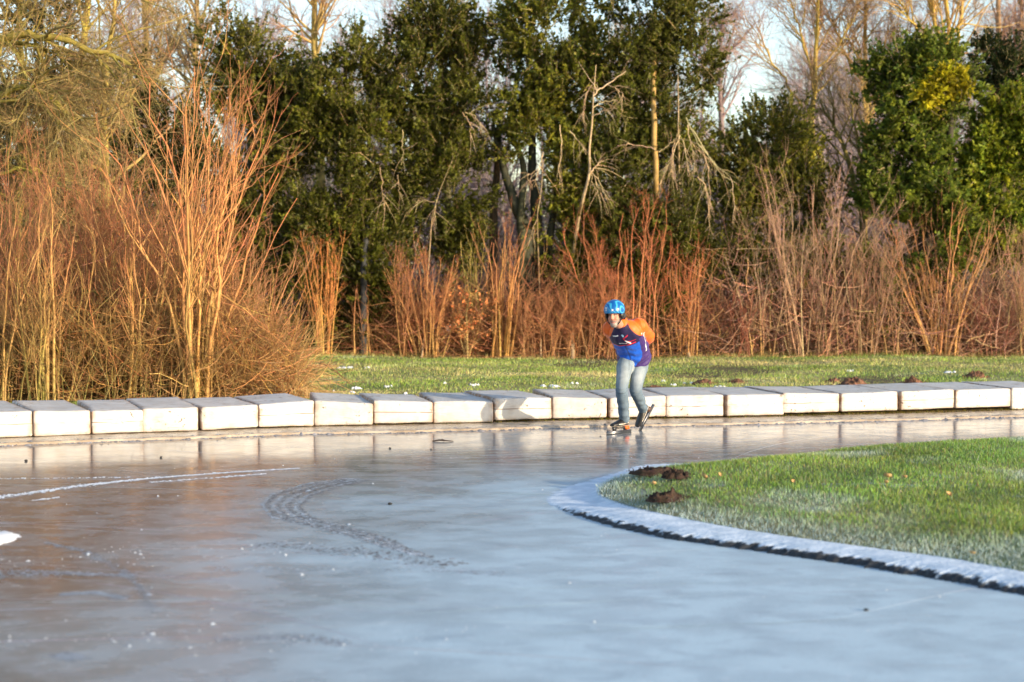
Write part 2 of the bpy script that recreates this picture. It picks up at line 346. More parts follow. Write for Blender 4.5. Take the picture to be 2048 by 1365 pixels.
# infield blades, denser towards the camera
N = 230000; i0 = rng.uniform(0, NT, N); th = np.interp(i0, np.arange(NT + 1), TA); rr_ = np.interp(th, TA, RE)
q = np.sqrt(rng.uniform(0, 1, N)); px = CI[0] + np.cos(th) * (rr_ * q + .03); py = CI[1] + np.sin(th) * (rr_ * q + .03)
vis = (px < 1.2 + py * .335) & (px > -1); px, py = px[vis], py[vis]; s = infield_s(px, py)
facing = ((px - CI[0]) * -.75 + (py - CI[1]) * -.65) / np.hypot(px - CI[0], py - CI[1])     # the rim's cold side
fr = np.clip(1.15 - s / (.12 + .34 * np.clip(facing, 0, 1)), 0, 1) * np.clip(.5 + facing, 0, 1) + np.clip(fbm(px, py, 2.2) - .22, 0, 1) * 1.3
fr = np.clip(fr + rng.normal(0, .18, len(px)), 0, 1)[:, None]
g = jit((.165, .29, .04), len(px), .3); yl = np.clip(.04 + fbm(px, py, 1.1, 2.) * .8 + rng.normal(0, .3, len(px)), 0, .8)[:, None]
g = g * (1 - yl) + jit((.33, .34, .05), len(px), .2) * yl
old = (rng.uniform(size=len(px)) < .08)[:, None]; g = np.where(old, jit((.30, .22, .09), len(px), .2), g)
g = g * (1 - fr * .8) + np.array((.52, .60, .62)) * fr * .8
h = rng.uniform(.022, .047, len(px)) * (1 + .5 * np.clip(fbm(px, py, 4.), -.5, 1)) * np.where(s < .12, .85, 1)
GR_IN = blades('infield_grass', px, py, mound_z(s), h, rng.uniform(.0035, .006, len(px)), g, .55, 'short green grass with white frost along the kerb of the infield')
# outfield blades
N = 210000; X = rng.uniform(-9, 15, N); Yq = rng.uniform(0, 1, N) ** 1.25; Y = wall_y(X) + .65 + Yq * 17
vis = np.abs(X) < 1.0 + Y * .33; X, Y = X[vis], Y[vis]
fr = np.clip(fbm(X, Y, 1.6) * 1.2 - .45, 0, .8) + np.clip(fbm(X, Y * 2, 3.1, 1) - .45, 0, .6); fr = np.clip(fr + rng.normal(0, .12, len(X)), 0, .9)[:, None]
yl = np.clip(.24 + fbm(X * .35, Y * 1.3, 1.3, 4.) * .9 + rng.normal(0, .25, len(X)), 0, .95)[:, None]
g = jit((.23, .33, .05), len(X), .3) * (1 - yl) + jit((.56, .46, .20), len(X), .25) * yl
g = g * (1 - fr * .75) + np.array((.50, .54, .52)) * fr * .75
h = rng.uniform(.02, .055, len(X)) * (1 + .8 * np.clip(fbm(X, Y, 2.6, 3), -.4, 1)) * (1 + .8 * (Yq[vis] > .94))
GR_OUT = blades('lawn_grass', X, Y, LAWN(X, Y), h, rng.uniform(.008, .014, len(X)) * (.7 + Y / 50), g, .6, 'short frosty green and straw coloured grass on the lawn behind the mats', 1)
# moss and weeds under the mats' front edges
N = 9000; x = rng.uniform(-7.5, 9, N); keep = rng.uniform(size=N) < np.clip(.25 + fbm(x, x * 0, 1.9) * .5 + x * .07, .05, 1); x = x[keep]
y = wall_y(x) + rng.uniform(-.02, .10, len(x))
blades('moss', x, y, np.full(len(x), LEDGE), rng.uniform(.01, .045, len(x)), rng.uniform(.006, .012, len(x)), jit((.14, .115, .014), len(x), .35), .8, 'yellow green moss in the gap under the white mats', 1)['category'] = 'moss'

# snow left on the lawn
bag = Bag()
for (px, py, w) in [(590, 776, 34), (560, 783, 16), (690, 738, 26), (738, 739, 12), (640, 790, 18), (668, 781, 9), (705, 776, 20), (705, 784, 12), (775, 774, 14), (810, 790, 8), (890, 771, 10), (950, 776, 16), (1100, 776, 26), (1150, 771, 12), (1375, 768, 18), (1330, 762, 12), (1345, 772, 10), (1700, 742, 14), (1440, 777, 16), (1900, 745, 22)]:
    c = gp(px, py); wd_ = w / F * c[1]; k = 26
    for q in range(max(3, int(w / 4))):
        cc = c + np.array((rng.uniform(-.6, .6) * wd_, rng.uniform(-1, 1) * wd_ * .5, 0)); cc[2] = LAWN(cc[0], cc[1]) + .012
        a = np.arange(k) * 2 * math.pi / k; r = wd_ * rng.uniform(.12, .34) * (1 + .3 * np.sin(a * 3 + rng.uniform(0, 6)) + .2 * np.sin(a * 5 + rng.uniform(0, 6)))
        rim = np.stack([cc[0] + np.cos(a) * r, cc[1] + np.sin(a) * r * 1.1, np.full(k, cc[2] - .01)], -1); inn = rim * .4 + cc * .6; inn[:, 2] = cc[2] + rng.uniform(.008, .02)
        j = np.arange(k); j2 = np.roll(j, -1)
        bag.add(np.concatenate([rim, inn, [cc + np.array((0, 0, .022))]]), [np.stack([j, j2, j2 + k, j + k], -1), np.stack([j + k, j2 + k, np.full(k, 2 * k)], -1)], (.80, .82, .84))
tag(bag.obj('snow', M_SNOW, smooth=True), 'last white patches of snow lying in the grass behind the mats', 'snow', kind='stuff')

# marks on the ice
def path_points(pix, n, width, z=.0):
    p = np.array([gp(x, y) for x, y in pix]); t = np.linspace(0, len(p) - 1, 200)
    q = np.stack([np.interp(t, np.arange(len(p)), p[:, k]) for k in range(3)], -1)
    for _ in range(12): q[1:-1] = (q[:-2] + q[1:-1] * 2 + q[2:]) / 4
    u = rng.uniform(0, 198.99, n); k = u.astype(int); f = (u - k)[:, None]; c = q[k] * (1 - f) + q[k + 1] * f
    d = nrm(q[k + 1] - q[k]); w = np.interp(u, np.linspace(0, 199, len(width)), width); s = rng.normal(0, .5, n) * w
    c = c + np.stack([-d[:, 1], d[:, 0], 0 * s], -1) * s[:, None]; c[:, 2] = z + .001; return c
scr = np.concatenate([path_points([(-160, 1018), (0, 995), (160, 972), (300, 957), (450, 946), (600, 937)], 2600, [.085, .068, .055, .035, .022, .01]),
                      path_points([(300, 965), (430, 956), (530, 948)], 260, [.03, .04, .02]), path_points([(0, 958), (120, 957), (260, 955)], 120, [.02]), path_points([(60, 1002), (120, 995)], 60, [.03])])
tag(crumb_mesh('snow_scrape', scr, .009, .25, (.80, .83, .88), M_SNOW, .08), 'long curved line of white scraped snow across the ice on the left', 'snow', kind='stuff')
N = 1500; u = rng.uniform(0, 1, N)
cr_ = [path_points([(-60, 1290), (160, 1285), (300, 1280), (440, 1300)], 60, [.22]), path_points([(380, 1270), (760, 1290), (1000, 1250)], 50, [.2]), path_points([(0, 1130), (300, 1110), (560, 1090)], 90, [.5]),
       np.stack([rng.uniform(-3.6, 3, 130), rng.uniform(7.4, 16, 130), np.full(130, .001)], -1)]
tag(crumb_mesh('ice_crumbs', np.concatenate(cr_), .0055, .6, (.80, .84, .88), M_SNOW, .1), 'tiny white crumbs of ice scattered over the smooth rink', 'ice crumbs', kind='stuff')
fr_ = np.concatenate([path_points([(90, 1085), (170, 1103), (240, 1140), (285, 1175), (302, 1225)], 900, [.02, .05, .05, .05, .05]), path_points([(-40, 1152), (60, 1146), (150, 1148), (260, 1152)], 900, [.16, .16, .07, .03]),
                      path_points([(120, 1190), (200, 1186), (250, 1198)], 700, [.05]), path_points([(430, 1280), (600, 1272), (690, 1290)], 500, [.08]), path_points([(120, 1318), (160, 1310)], 500, [.09])])
tag(crumb_mesh('frost_marks', fr_, .007, .07, (.29, .31, .34), M_SNOW, .2), 'faint pale frost scratches curving over the dark ice on the left', 'frost', kind='stuff')
tt = []; td = []
for k in range(4):
    o = k * 22
    pp = [(700 + o * .4, 957 + k), (610 + o, 968 + k), (548 + o, 988 + k), (522 + o, 1010 + k), (545 + o, 1035), (620 + o, 1052 + k), (690 + o, 1070 + k), (760 + o * .6, 1092 + k), (830 + o * .4, 1112 + k)]
    tt.append(path_points(pp, 450, [.02])); td.append(path_points([(x + 8, y + 1) for x, y in pp], 700, [.03]))
tt.append(path_points([(520, 1085), (620, 1095), (740, 1108), (900, 1130)], 450, [.14])); td.append(path_points([(530, 1088), (640, 1099), (760, 1110), (920, 1132)], 500, [.14]))
tt.append(path_points([(430, 1138), (640, 1142), (820, 1138), (1010, 1150)], 350, [.1]))
tag(crumb_mesh('tyre_tread_frost', np.concatenate(tt), .010, .10, (.40, .45, .50), M_SNOW, .2), 'pale frost ridges of curved tyre tracks in the middle of the ice', 'tyre tracks', kind='stuff')
tag(crumb_mesh('tyre_tread_grit', np.concatenate(td), .011, .06, (.20, .20, .21), M_SOIL, .3), 'dark grit pressed in curved tyre tracks in the middle of the ice', 'tyre tracks', kind='stuff')
# thin cuts left by skates, along the bend
cb = Bag()
for q in range(170):
    x0 = rng.uniform(-5.5, 3.5); y0 = rng.uniform(7.2, 17.5); a0 = rng.normal(.32, .28) + .10 * x0; kk = rng.normal(-.10, .05); n_ = 22; st = rng.uniform(.06, .16); p = [np.array((x0, y0, .0012))]
    for _ in range(n_): a0 += kk * st; p.append(p[-1] + np.array((math.cos(a0), math.sin(a0), 0)) * st)
    p = np.array(p); d = nrm(np.gradient(p, axis=0)); nn = np.stack([-d[:, 1], d[:, 0], 0 * d[:, 0]], -1); w_ = (rng.uniform(.001, .0032) * np.sin(np.linspace(.05, 3.09, n_ + 1)))[:, None]
    V = np.concatenate([p - nn * w_, p + nn * w_]); j = np.arange(n_); cb.add(V, [np.stack([j, j + 1, j + n_ + 2, j + n_ + 1], -1)], jit((.60, .65, .70), 1, .25)[0])
tag(cb.obj('skate_cuts', M_SNOW), 'hair thin pale cuts of skates curving along the bend in the ice', 'skate cuts', kind='stuff')
# loose snow heap at the left edge of the picture
th = np.linspace(0, 2 * math.pi, 48, endpoint=False); c = gp(-28, 1082); rings = [];
for q, (f, z) in enumerate([(1.05, -.004), (.97, .012), (.85, .03), (.65, .055), (.4, .075), (.15, .085)]):
    z *= .35; rr_ = .16 * f * (1 + .12 * np.sin(th * 2 + 1) + .06 * np.sin(th * 5) + .03 * rng.normal(size=48)); rings.append(np.stack([c[0] + np.cos(th) * rr_, c[1] + np.sin(th) * rr_ * 2.4, z + .003 * rng.normal(size=48) * (q > 0)], -1))
V = np.concatenate(rings + [[c + np.array((0, 0, .032))]]); j = np.arange(48); j2 = np.roll(j, -1)
fs = [np.concatenate([np.stack([j + 48 * k, j2 + 48 * k, j2 + 48 * (k + 1), j + 48 * (k + 1)], -1) for k in range(5)]), np.stack([j + 240, j2 + 240, np.full(48, 288)], -1)]
tag(mesh_obj('snow_heap', V, fs, M_SNOW, None, np.full((289, 3), .82), True, c), 'small heap of clean white snow at the left edge of the ice', 'snow heap')
# a twig and pebbles frozen on the ice
tw = Bag(); c = gp(884, 884); tubes(tw, np.array([[c + (-.10, 0, .006), c + (-.03, .02, .016), c + (.05, -.01, .012), c + (.12, .015, .005)]]), [[.007, .009, .007, .004]], 6, (.05, .035, .03))
tubes(tw, np.array([[c + (-.03, .02, .014), c + (0, .07, .02), c + (.02, .12, .008)]]), [[.005, .004, .002]], 5, (.05, .035, .03))
tag(tw.obj('twig', M_BARK, origin=c), 'dark forked twig lying on the ice in front of the white mats', 'twig')
PEB = [((52, 923), 'dark pebble on the ice near the left edge below the mats', .016), ((322, 916), 'dark pebble on the ice just above the white snow line', .014), ((780, 898), 'dark pebble on the ice left below the twig', .014), ((862, 900), 'small dark pebble on the ice just below the twig', .010),
       ((780, 1010), 'dark pebble on the open ice right of the tyre tracks', .018), ((1732, 1222), 'dark chip on the blue ice below the kerb on the right', .013), ((1201, 874), 'dark pebble on the ice left of the skate on the ground', .009)]
for (px, py), lab, r in PEB:
    bm = bmesh.new(); bmesh.ops.create_icosphere(bm, subdivisions=2, radius=r)
    for v in bm.verts: v.co *= 1 + .35 * mnoise.noise(v.co * 60 + Vector((px, py, 0))); v.co.z *= .6
    c = gp(px, py); V = np.array([v.co for v in bm.verts]) + c + np.array((0, 0, r * .5)); fs = np.array([[v.index for v in f.verts] for f in bm.faces]); bm.free()
    tag(mesh_obj('pebble', V, [fs], M_SOIL, None, np.full((len(V), 3), .03), True, c), lab, 'pebble', 'dark pebbles frozen onto the ice')

# ------------------------------------------------------------------ white crash mats
def mat_material(name, line):
    global n, l, tc
    m, n, l, b = new_mat(name); tc = n.new('ShaderNodeTexCoord')
    a = n.new('ShaderNodeAttribute'); a.attribute_name = 'Col'; s = n.new('ShaderNodeSeparateColor'); l.new(a.outputs['Color'], s.inputs[0])
    oi = n.new('ShaderNodeObjectInfo'); ad = n.new('ShaderNodeVectorMath'); ad.operation = 'ADD'; l.new(tc.outputs['Object'], ad.inputs[0])
    sc = n.new('ShaderNodeVectorMath'); sc.operation = 'SCALE'; l.new(oi.outputs['Location'], sc.inputs[0]); sc.inputs['Scale'].default_value = 3.7; l.new(sc.outputs[0], ad.inputs[1]); v = ad.outputs[0]
    c = mixc(mapr(noise(3, 5, v), .3, .7, 0, 1), (.53, .515, .485), (.62, .61, .585))
    gr = math_('MULTIPLY', mapr(noise(9, 6, v), .42, .75, 0, 1), .45); c = mixc(gr, c, (.40, .335, .26))
    ed = math_('MULTIPLY', s.outputs[0], mapr(noise(12, 5, v), .3, .62, .1, 1)); c = mixc(math_('MULTIPLY', ed, .9), c, (.26, .14, .07))
    sp_ = mapr(noise(24, 4, v), .60, .68, 0, .85); sp2 = mapr(noise(2.6, 3, v), .50, .60, 0, 1); c = mixc(math_('MULTIPLY', sp_, sp2), c, (.12, .08, .06))
    st = n.new('ShaderNodeMapping'); st.inputs['Rotation'].default_value = (0, .6, 0); st.inputs['Scale'].default_value = (3, 1, 40); l.new(v, st.inputs[0])
    scf = math_('MULTIPLY', mapr(noise(2.2, 3, st.outputs[0]), .60, .70, 0, .65), mapr(noise(1.9, 2, v), .46, .58, 0, 1)); c = mixc(scf, c, (.30, .22, .17))
    if line: c = mixc(math_('MULTIPLY', math_('MULTIPLY', s.outputs[1], mapr(math_('ABSOLUTE', math_('ADD', math_('SUBTRACT', s.outputs[2], .50), math_('MULTIPLY', math_('SUBTRACT', noise(2.5, 2, v), .5), .05)), 0), .006, .030, 1, 0)), mapr(noise(5, 3, v), .30, .55, .15, .95)), c, (.16, .10, .07))
    l.new(c, b.inputs['Base Color']); b.inputs['Roughness'].default_value = .5; b.inputs['Specular IOR Level'].default_value = .35
    bp = n.new('ShaderNodeBump'); bp.inputs['Strength'].default_value = .5; bp.inputs['Distance'].default_value = .012
    wr = n.new('ShaderNodeMapping'); wr.inputs['Rotation'].default_value = (.3, .7, .2); wr.inputs['Scale'].default_value = (2, 2, 6); l.new(v, wr.inputs[0])
    l.new(math_('ADD', noise(4, 3, wr.outputs[0], .6), math_('MULTIPLY', noise(60, 3), .08)), bp.inputs['Height']); l.new(bp.outputs[0], b.inputs['Normal']); return m
M_MATA, M_MATB = mat_material('mat_cover', False), mat_material('mat_cover_seamed', True)
def crash_mat(k, FL, FR, hl, hr, depth, yaw, line, tilt, gap):
    d = FR - FL; d[2] = 0; w = np.linalg.norm(d); d = d / w; nb = np.array((-d[1], d[0], 0)); cy, sy = math.cos(yaw), math.sin(yaw)
    w -= gap; r = .022
    ax = lambda h, nn: np.unique(np.concatenate([[-h, -h + r * .12, -h + r * .45, -h + r], np.linspace(-h + r, h - r, nn), [h - r, h - r * .45, h - r * .12, h]]))
    H = (hl + hr) / 2; gx, gy, gz = ax(w / 2, 14), ax(depth / 2, 10), ax(H / 2, 8)
    vid = {}; V = []; fs = []
    def vert(p):
        q = tuple(np.round(p, 5))
        if q not in vid: vid[q] = len(V); V.append(p)
        return vid[q]
    half = np.array((w / 2, depth / 2, H / 2))
    for axn, (A, B) in ((0, (gy, gz)), (1, (gx, gz)), (2, (gx, gy))):
        for sgn in (-1, 1):
            idx = np.zeros((len(A), len(B)), int)
            for i_, a in enumerate(A):
                for j_, b_ in enumerate(B):
                    p = np.zeros(3); p[axn] = sgn * half[axn]; o_ = [q for q in range(3) if q != axn]; p[o_[0]] = a; p[o_[1]] = b_; idx[i_, j_] = vert(p)
            q = grid(idx); fs.append(q[:, ::-1] if (sgn > 0) == (axn != 1) else q)
    V = np.array(V); fs = np.concatenate(fs)[:, ::-1]
    c = np.clip(V, -(half - r), half - r); dlt = V - c; L = np.linalg.norm(dlt, axis=1, keepdims=True); P = np.where(L > 1e-6, c + dlt / np.maximum(L, 1e-6) * r, V)
    u = P / half
    bul = (1 - u[:, 0] ** 2) * (1 - u[:, 1] ** 2); P[:, 2] += bul * np.where(u[:, 2] > .5, rng.uniform(-.012, .010), 0)
    P[:, 1] -= (1 - u[:, 0] ** 2) * (1 - u[:, 2] ** 2) * np.where(u[:, 1] < -.5, rng.uniform(.0, .014), 0)
    sd_ = rng.uniform(0, 50)
    P += np.array([[mnoise.noise(Vector(p * 4 + sd_)) * .007, mnoise.noise(Vector(p * 5 + 9 + sd_)) * .007, mnoise.noise(Vector(p * 4 + 20 + sd_)) * .006] for p in P])
    # wear: corner stains and the welded line across the front
    e = np.clip(1.15 - (w / 2 - np.abs(P[:, 0])) / .035, 0, 1); e = np.maximum(e, .7 * np.clip(1 - (P[:, 2] + H / 2) / .03, 0, 1)) * (u[:, 1] < .9)
    lz = (u[:, 1] < -.9) * 1.0; uz = u[:, 2] * .5 + .5; x_n = u[:, 0]
    P[:, 2] = (P[:, 2] + H / 2) / H * (hl + (hr - hl) * (P[:, 0] / w + .5)) + np.maximum(0, tilt) * (P[:, 1] / depth + .5)
    base = (FL + FR) / 2 + nb * depth / 2
    x = P[:, 0] * cy - P[:, 1] * sy; y = P[:, 0] * sy + P[:, 1] * cy
    W = base + d * x[:, None] + nb * y[:, None]; W[:, 2] = P[:, 2] + LEDGE + .006
    W[:, 2] += (FL[2] * (.5 - P[:, 0] / w) + FR[2] * (.5 + P[:, 0] / w)) - LEDGE
    return mesh_obj('crash_mat', W, [fs], M_MATB if line else M_MATA, None, np.stack([e, lz, uz], -1), True, base)
lift = {5: (0, .01), 6: (.012, .0), 7: (0, .005), 8: (.012, .012), 9: (.0, .0), 10: (.02, .02), 11: (.02, .02), 12: (.015, .02), 13: (.012, .012), 14: (.012, .012), 15: (.03, .035), 16: (.03, .03), 17: (.035, .04), 18: (.04, .04)}
MATL = {2: 'white crash mat cut by the left edge of the photo', 3: 'white mat with the highest flat top, second from the left edge', 4: 'white mat with a thin line across its front, third from the left',
        5: 'white mat with small dark holes and a scuffed corner, below the tallest orange shrub', 6: 'white mat with a stained front, right of the mat with dark holes',
        7: 'lined white mat with a small dark smudge at the right, tilted to the left', 8: 'white mat sagging to the right, below the straw coloured grass clump', 9: 'white mat with a dark scratched upper edge and a line across it',
        10: 'plain white mat directly left of the raised pair beside the skater', 11: 'raised white mat with a thin line, second left of the skater', 12: 'white mat with brown specks along its bottom, just left of the skater',
        13: 'white mat right behind the legs of the skater', 14: 'white mat with faint slanted stains, first one fully right of the skater', 15: 'low clean white mat, second one fully right of the skater',
        16: 'raised white mat whose left side overhangs its lower neighbour, left of the largest molehill', 17: 'white mat with brown smudges in front of the largest molehill', 18: 'white mat with a thin line, third from the right edge',
        19: 'white mat with scratches near its upper right corner, second from the right edge', 20: 'white mat cut by the right edge of the photo'}
for k in range(1, len(SP) - 2):
    q = k + 1                                                  # the label and the quirks count from the mat cut by the left edge = 2
    FL, FR = SP[k].copy(), SP[k + 1].copy(); hh = [SH[k], SH[k + 1]]
    zl, zr = lift.get(q - 1, (0, 0)); own = (rng.uniform(-.008, .008), rng.uniform(-.008, .008))
    if q == 10: hh[1] -= .022
    if q == 11: hh[0] += .02
    if q == 16: hh[0] += .012
    if q == 15: hh[1] -= .010
    if q == 8: hh[0] -= .0; hh[1] -= .014
    if q == 9: hh[0] += .016
    FL[2] += zl; FR[2] += zr
    crash = crash_mat(k, FL, FR, hh[0] - zl + own[0], hh[1] - zr + own[1], (1.5 if k < 5 else 1.25) + rng.uniform(-.05, .05), rng.uniform(-.04, .04), q in (2, 4, 7, 9, 11, 13, 14, 16, 18), rng.uniform(0, .012), rng.uniform(.009, .014))
    tag(crash, MATL.get(q, 'white crash mat just outside the photo edge'), 'crash mat', 'white crash mats along the outer edge of the ice')
# ------------------------------------------------------------------ trees and shrubs
ORANGE, OCHRE, RED, GREY, MOSSY, PALE, BROWN = (.52, .29, .10), (.52, .35, .11), (.40, .15, .08), (.38, .25, .19), (.36, .29, .05), (.46, .34, .20), (.24, .135, .075)
def shrub(name, label, cat, px, py, top, hw, n, r0, col, tcol, b1=3.5, b2=2.5, base=.18, flare=1.15, depth=None, wander=.05, group=None, l1=(.5, 1.1), l2=(.18, .5), leafy=0, off=0., rt=.0035, a1=(18, 42), hmin=.55, parts=True, rf=.5):
    """a bare shrub: stems fanning from one stool (base px,py) up to the photo row `top`, half-width hw photo pixels"""
    B = gp(px, py); Y = B[1] + off; B = np.array((B[0] * Y / B[1], Y, 0)); B[2] = LAWN(B[0], B[1]) if Y > wall_y(B[0]) + .7 else 0
    H = at(px, top, Y)[2]; W = hw / F * Y; D = depth if depth is not None else W * .8
    tcol = np.array(tcol) * np.array((1, 1.10, 1.02)); col = np.array(col) * np.array((1, 1.06, 1.05))
    root = tag(empty(name, B), label, cat, group)
    K = 10; t = np.linspace(0, 1, K)[None, :, None]
    a = rng.uniform(0, 2 * math.pi, n); q = np.sqrt(rng.uniform(.02, 1, n))
    b = B + np.stack([np.cos(a) * base * q * W, np.sin(a) * base * q * D, -.05 + 0 * a], -1)
    hh = H * np.clip(rng.normal(.86, .12, n), hmin, 1.03)
    q2 = np.clip(q + rng.normal(0, .2, n), .02, 1.0); a2 = a + rng.normal(0, .5, n)
    tg = B + np.stack([np.cos(a2) * q2 * W, np.sin(a2) * q2 * D, hh * (1 - .12 * q2)], -1)
    ez = rng.uniform(.85, 1.1, n)[:, None, None]; ex = (flare * rng.uniform(.7, 1.4, n))[:, None, None]
    tt = np.concatenate([t ** ex, t ** ex, t ** ez], -1)
    P = b[:, None] + (tg - b)[:, None] * tt
    wob = np.cumsum(rng.normal(0, wander, (n, K, 3)), 1) * np.linspace(0, 1, K)[None, :, None] * (H / 4); wob[:, :, 2] *= .3; P = P + wob
    R = (r0 * rng.uniform(.55, 1.25, n))[:, None] * np.linspace(1, .22, K)[None]
    st = Bag(); tubes(st, P, R, 6, jit(col, n, .2), jit(tcol, n, .2))
    tw = Bag()
    P1, R1, i1 = sprout(P, R, b1, .25, .97, *a1, l1[0] * H / 4, l1[1] * H / 4, 7, .10, .10, rf, rt)
    c1 = jit(.5 * np.array(col) + .5 * np.array(tcol), len(P1), .2); tubes(tw, P1, R1, 4, c1, jit(tcol, len(P1), .2))
    P2, R2, i2 = sprout(P1, R1, b2, .15, .95, 20, 55, l2[0] * H / 4, l2[1] * H / 4, 5, .12, .08, .6, rt * .8)
    if len(P2): tubes(tw, P2, R2, 3, jit(tcol, len(P2), .25))
    if parts:
        st.obj('stem', M_BARK, root, True); tw.obj('twig', M_TWIG, root)
        root.children[0]['kind'] = 'stuff'; root.children[1]['kind'] = 'stuff'
    if leafy:
        k = rng.integers(0, len(P2), leafy); c = P2[k, rng.integers(1, 5, leafy)] + rng.normal(0, .02, (leafy, 3)); lf = Bag()
        leaves(lf, c, rng.normal(size=(leafy, 3)) + np.array((0, 0, -.8)), .075, jit((.50, .19, .07), leafy, .25), .6); lf.obj('leaves', M_DRY, root)
    return root

LG, BG = 'bare shrubs behind the mats on the left', 'bare shrubs along the back of the lawn'
S = lambda *a, **k: shrub('bare_shrub', a[0], 'shrub', *a[1:], **k)
# left thicket
S('tall golden orange stemmed shrub, the highest of the left thicket', 385, 803, 70, 165, 19, .024, (.46, .29, .09), (.46, .17, .075), 7, 3.2, base=.24, flare=1.35, wander=.09, group=LG, l1=(.7, 1.9), l2=(.2, .6), rt=.0045, hmin=.6, a1=(12, 34), rf=.62)
S('golden stemmed shrub directly left of the tallest one, half as high', 262, 800, 300, 130, 15, .019, OCHRE, (.44, .17, .08), 7, 3.5, group=LG, base=.3)
S('olive stemmed shrub with two forked upright stems near the left edge', 95, 805, 330, 120, 13, .022, (.38, .28, .08), (.38, .17, .07), 7, 4, group=LG, base=.35)
S('ochre brushy shrub cut by the left edge of the photo', -25, 806, 300, 150, 14, .017, (.40, .25, .08), (.38, .16, .07), 7, 4, group=LG, base=.4)
S('dense red twigged shrub behind the golden stems, reaching left edge', 70, 790, 265, 210, 46, .011, BROWN, (.42, .155, .075), 8, 6, group=LG, base=.7, off=.5, rt=.004, l1=(.4, .9), l2=(.15, .4))
S('dense red twigged shrub behind the tallest golden one', 265, 788, 310, 190, 42, .011, BROWN, (.42, .155, .075), 8, 6, group=LG, base=.7, off=.6, rt=.004, l1=(.4, .9), l2=(.15, .4))
S('brown arching shrub leaning right over the straw clump', 470, 792, 440, 150, 26, .012, (.40, .23, .09), (.40, .19, .10), 6, 4, group=LG, base=.35, flare=1.1, off=.5, rt=.0036, l1=(.4, 1.0))
S('low tangled brown shrub at the right end of the left thicket', 518, 786, 585, 82, 30, .007, (.42, .25, .11), (.42, .22, .12), 6, 4, group=LG, base=.6, flare=1., off=.3, rt=.003, wander=.12, l1=(.6, 1.4), l2=(.3, .8), a1=(25, 80))
S('olive brown undershrub at the foot of the forked stems', 150, 802, 560, 190, 60, .008, (.24, .17, .055), (.24, .13, .05), 5, 3, group=LG, base=.8, off=-.1, rt=.003, wander=.12, l1=(.6, 1.5), l2=(.3, .8), a1=(25, 85))
S('tawny undershrub at the foot of the tallest golden shrub', 370, 803, 610, 150, 50, .008, (.32, .19, .07), (.30, .15, .06), 5, 3, group=LG, base=.8, off=.1, rt=.003, wander=.12, l1=(.6, 1.5), l2=(.3, .8), a1=(25, 85))
S('dark olive twiggy shrub deep behind the left thicket', 150, 770, 300, 260, 60, .012, (.16, .12, .04), (.20, .14, .05), 7, 5, group=LG, base=.8, off=2.5, rt=.0045, l1=(.5, 1.2), l2=(.2, .6))
# back row
S('slim fan shaped orange shrub between the thicket and the dark evergreen', 648, 714, 440, 58, 15, .022, (.54, .28, .08), (.50, .17, .06), 6, 3, group=BG, base=.25)
S('sparse few stemmed shrub in front of the dark evergreen foot', 722, 714, 560, 70, 6, .014, ORANGE, RED, 3, 2, group=BG, base=.4)
S('thin reddish shrub at the left of the pale board', 805, 714, 455, 40, 10, .014, (.46, .22, .08), RED, 5, 3, group=BG)
S('orange fan shrub in front of the pale board', 858, 714, 490, 88, 26, .016, ORANGE, (.46, .17, .08), 6, 5, group=BG, base=.3, rt=.004)
S('upright thin straw coloured stems behind the brown leaved sapling', 948, 712, 440, 26, 10, .014, (.44, .28, .10), OCHRE, 4, 3, group=BG, base=.5)
S('open tree like shrub with thick orange stems near the white gap', 1002, 714, 400, 78, 13, .026, (.52, .27, .08), RED, 5, 3, group=BG, base=.3)
S('fine rust coloured bush left of the skater and low', 1085, 714, 565, 78, 60, .007, (.40, .20, .09), (.40, .16, .08), 6, 4, group=BG, base=.8, rt=.0042, wander=.09)
S('fine rust coloured bush behind the head of the skater', 1190, 714, 535, 82, 60, .008, (.42, .21, .09), (.42, .16, .08), 6, 4, group=BG, base=.8, rt=.0042, wander=.08)
S('tall crimson tipped shrub above and right of the skater', 1262, 714, 375, 140, 30, .020, (.46, .20, .08), (.48, .14, .07), 6, 4, group=BG, base=.45, rt=.0048)
S('orange upright shrub right of the skater shoulder', 1368, 713, 440, 62, 18, .018, (.50, .25, .08), (.44, .12, .06), 5, 3, group=BG, base=.5)
S('dark red low shrub in the gap right of the skater', 1470, 713, 560, 80, 26, .010, (.26, .10, .06), (.30, .08, .05), 6, 4, group=BG, base=.6)
S('leaning brown shrub with one crooked golden stem', 1520, 713, 470, 80, 10, .020, (.46, .27, .10), GREY, 6, 4, group=BG, base=.4)
S('tallest pinkish grey twigged shrub on the right', 1610, 713, 305, 125, 24, .018, (.42, .25, .14), (.42, .235, .17), 6, 5, group=BG, base=.45, rt=.0045)
S('pinkish grey bushy shrub under the ivy clad tree', 1700, 713, 420, 105, 26, .013, (.40, .23, .12), (.40, .21, .15), 6, 5, group=BG, base=.6, rt=.0045)
S('dense tawny shrub between grey shrub and stiff orange one', 1790, 713, 430, 100, 22, .013, (.38, .22, .10), (.36, .20, .12), 6, 5, group=BG, base=.6, rt=.0045)
S('stiff orange stemmed shrub spreading like a broom near right edge', 1885, 713, 375, 120, 26, .026, (.54, .29, .10), (.46, .19, .09), 4, 2, group=BG, base=.25, flare=1.3)
S('dull red low shrub in shade near the right edge', 1985, 713, 560, 70, 26, .009, (.28, .12, .07), (.30, .10, .07), 6, 4, group=BG, base=.6)
S('straw coloured shrub cut by the right edge of the photo', 2060, 713, 430, 90, 26, .014, (.42, .27, .12), (.40, .22, .12), 6, 4, group=BG, base=.6)

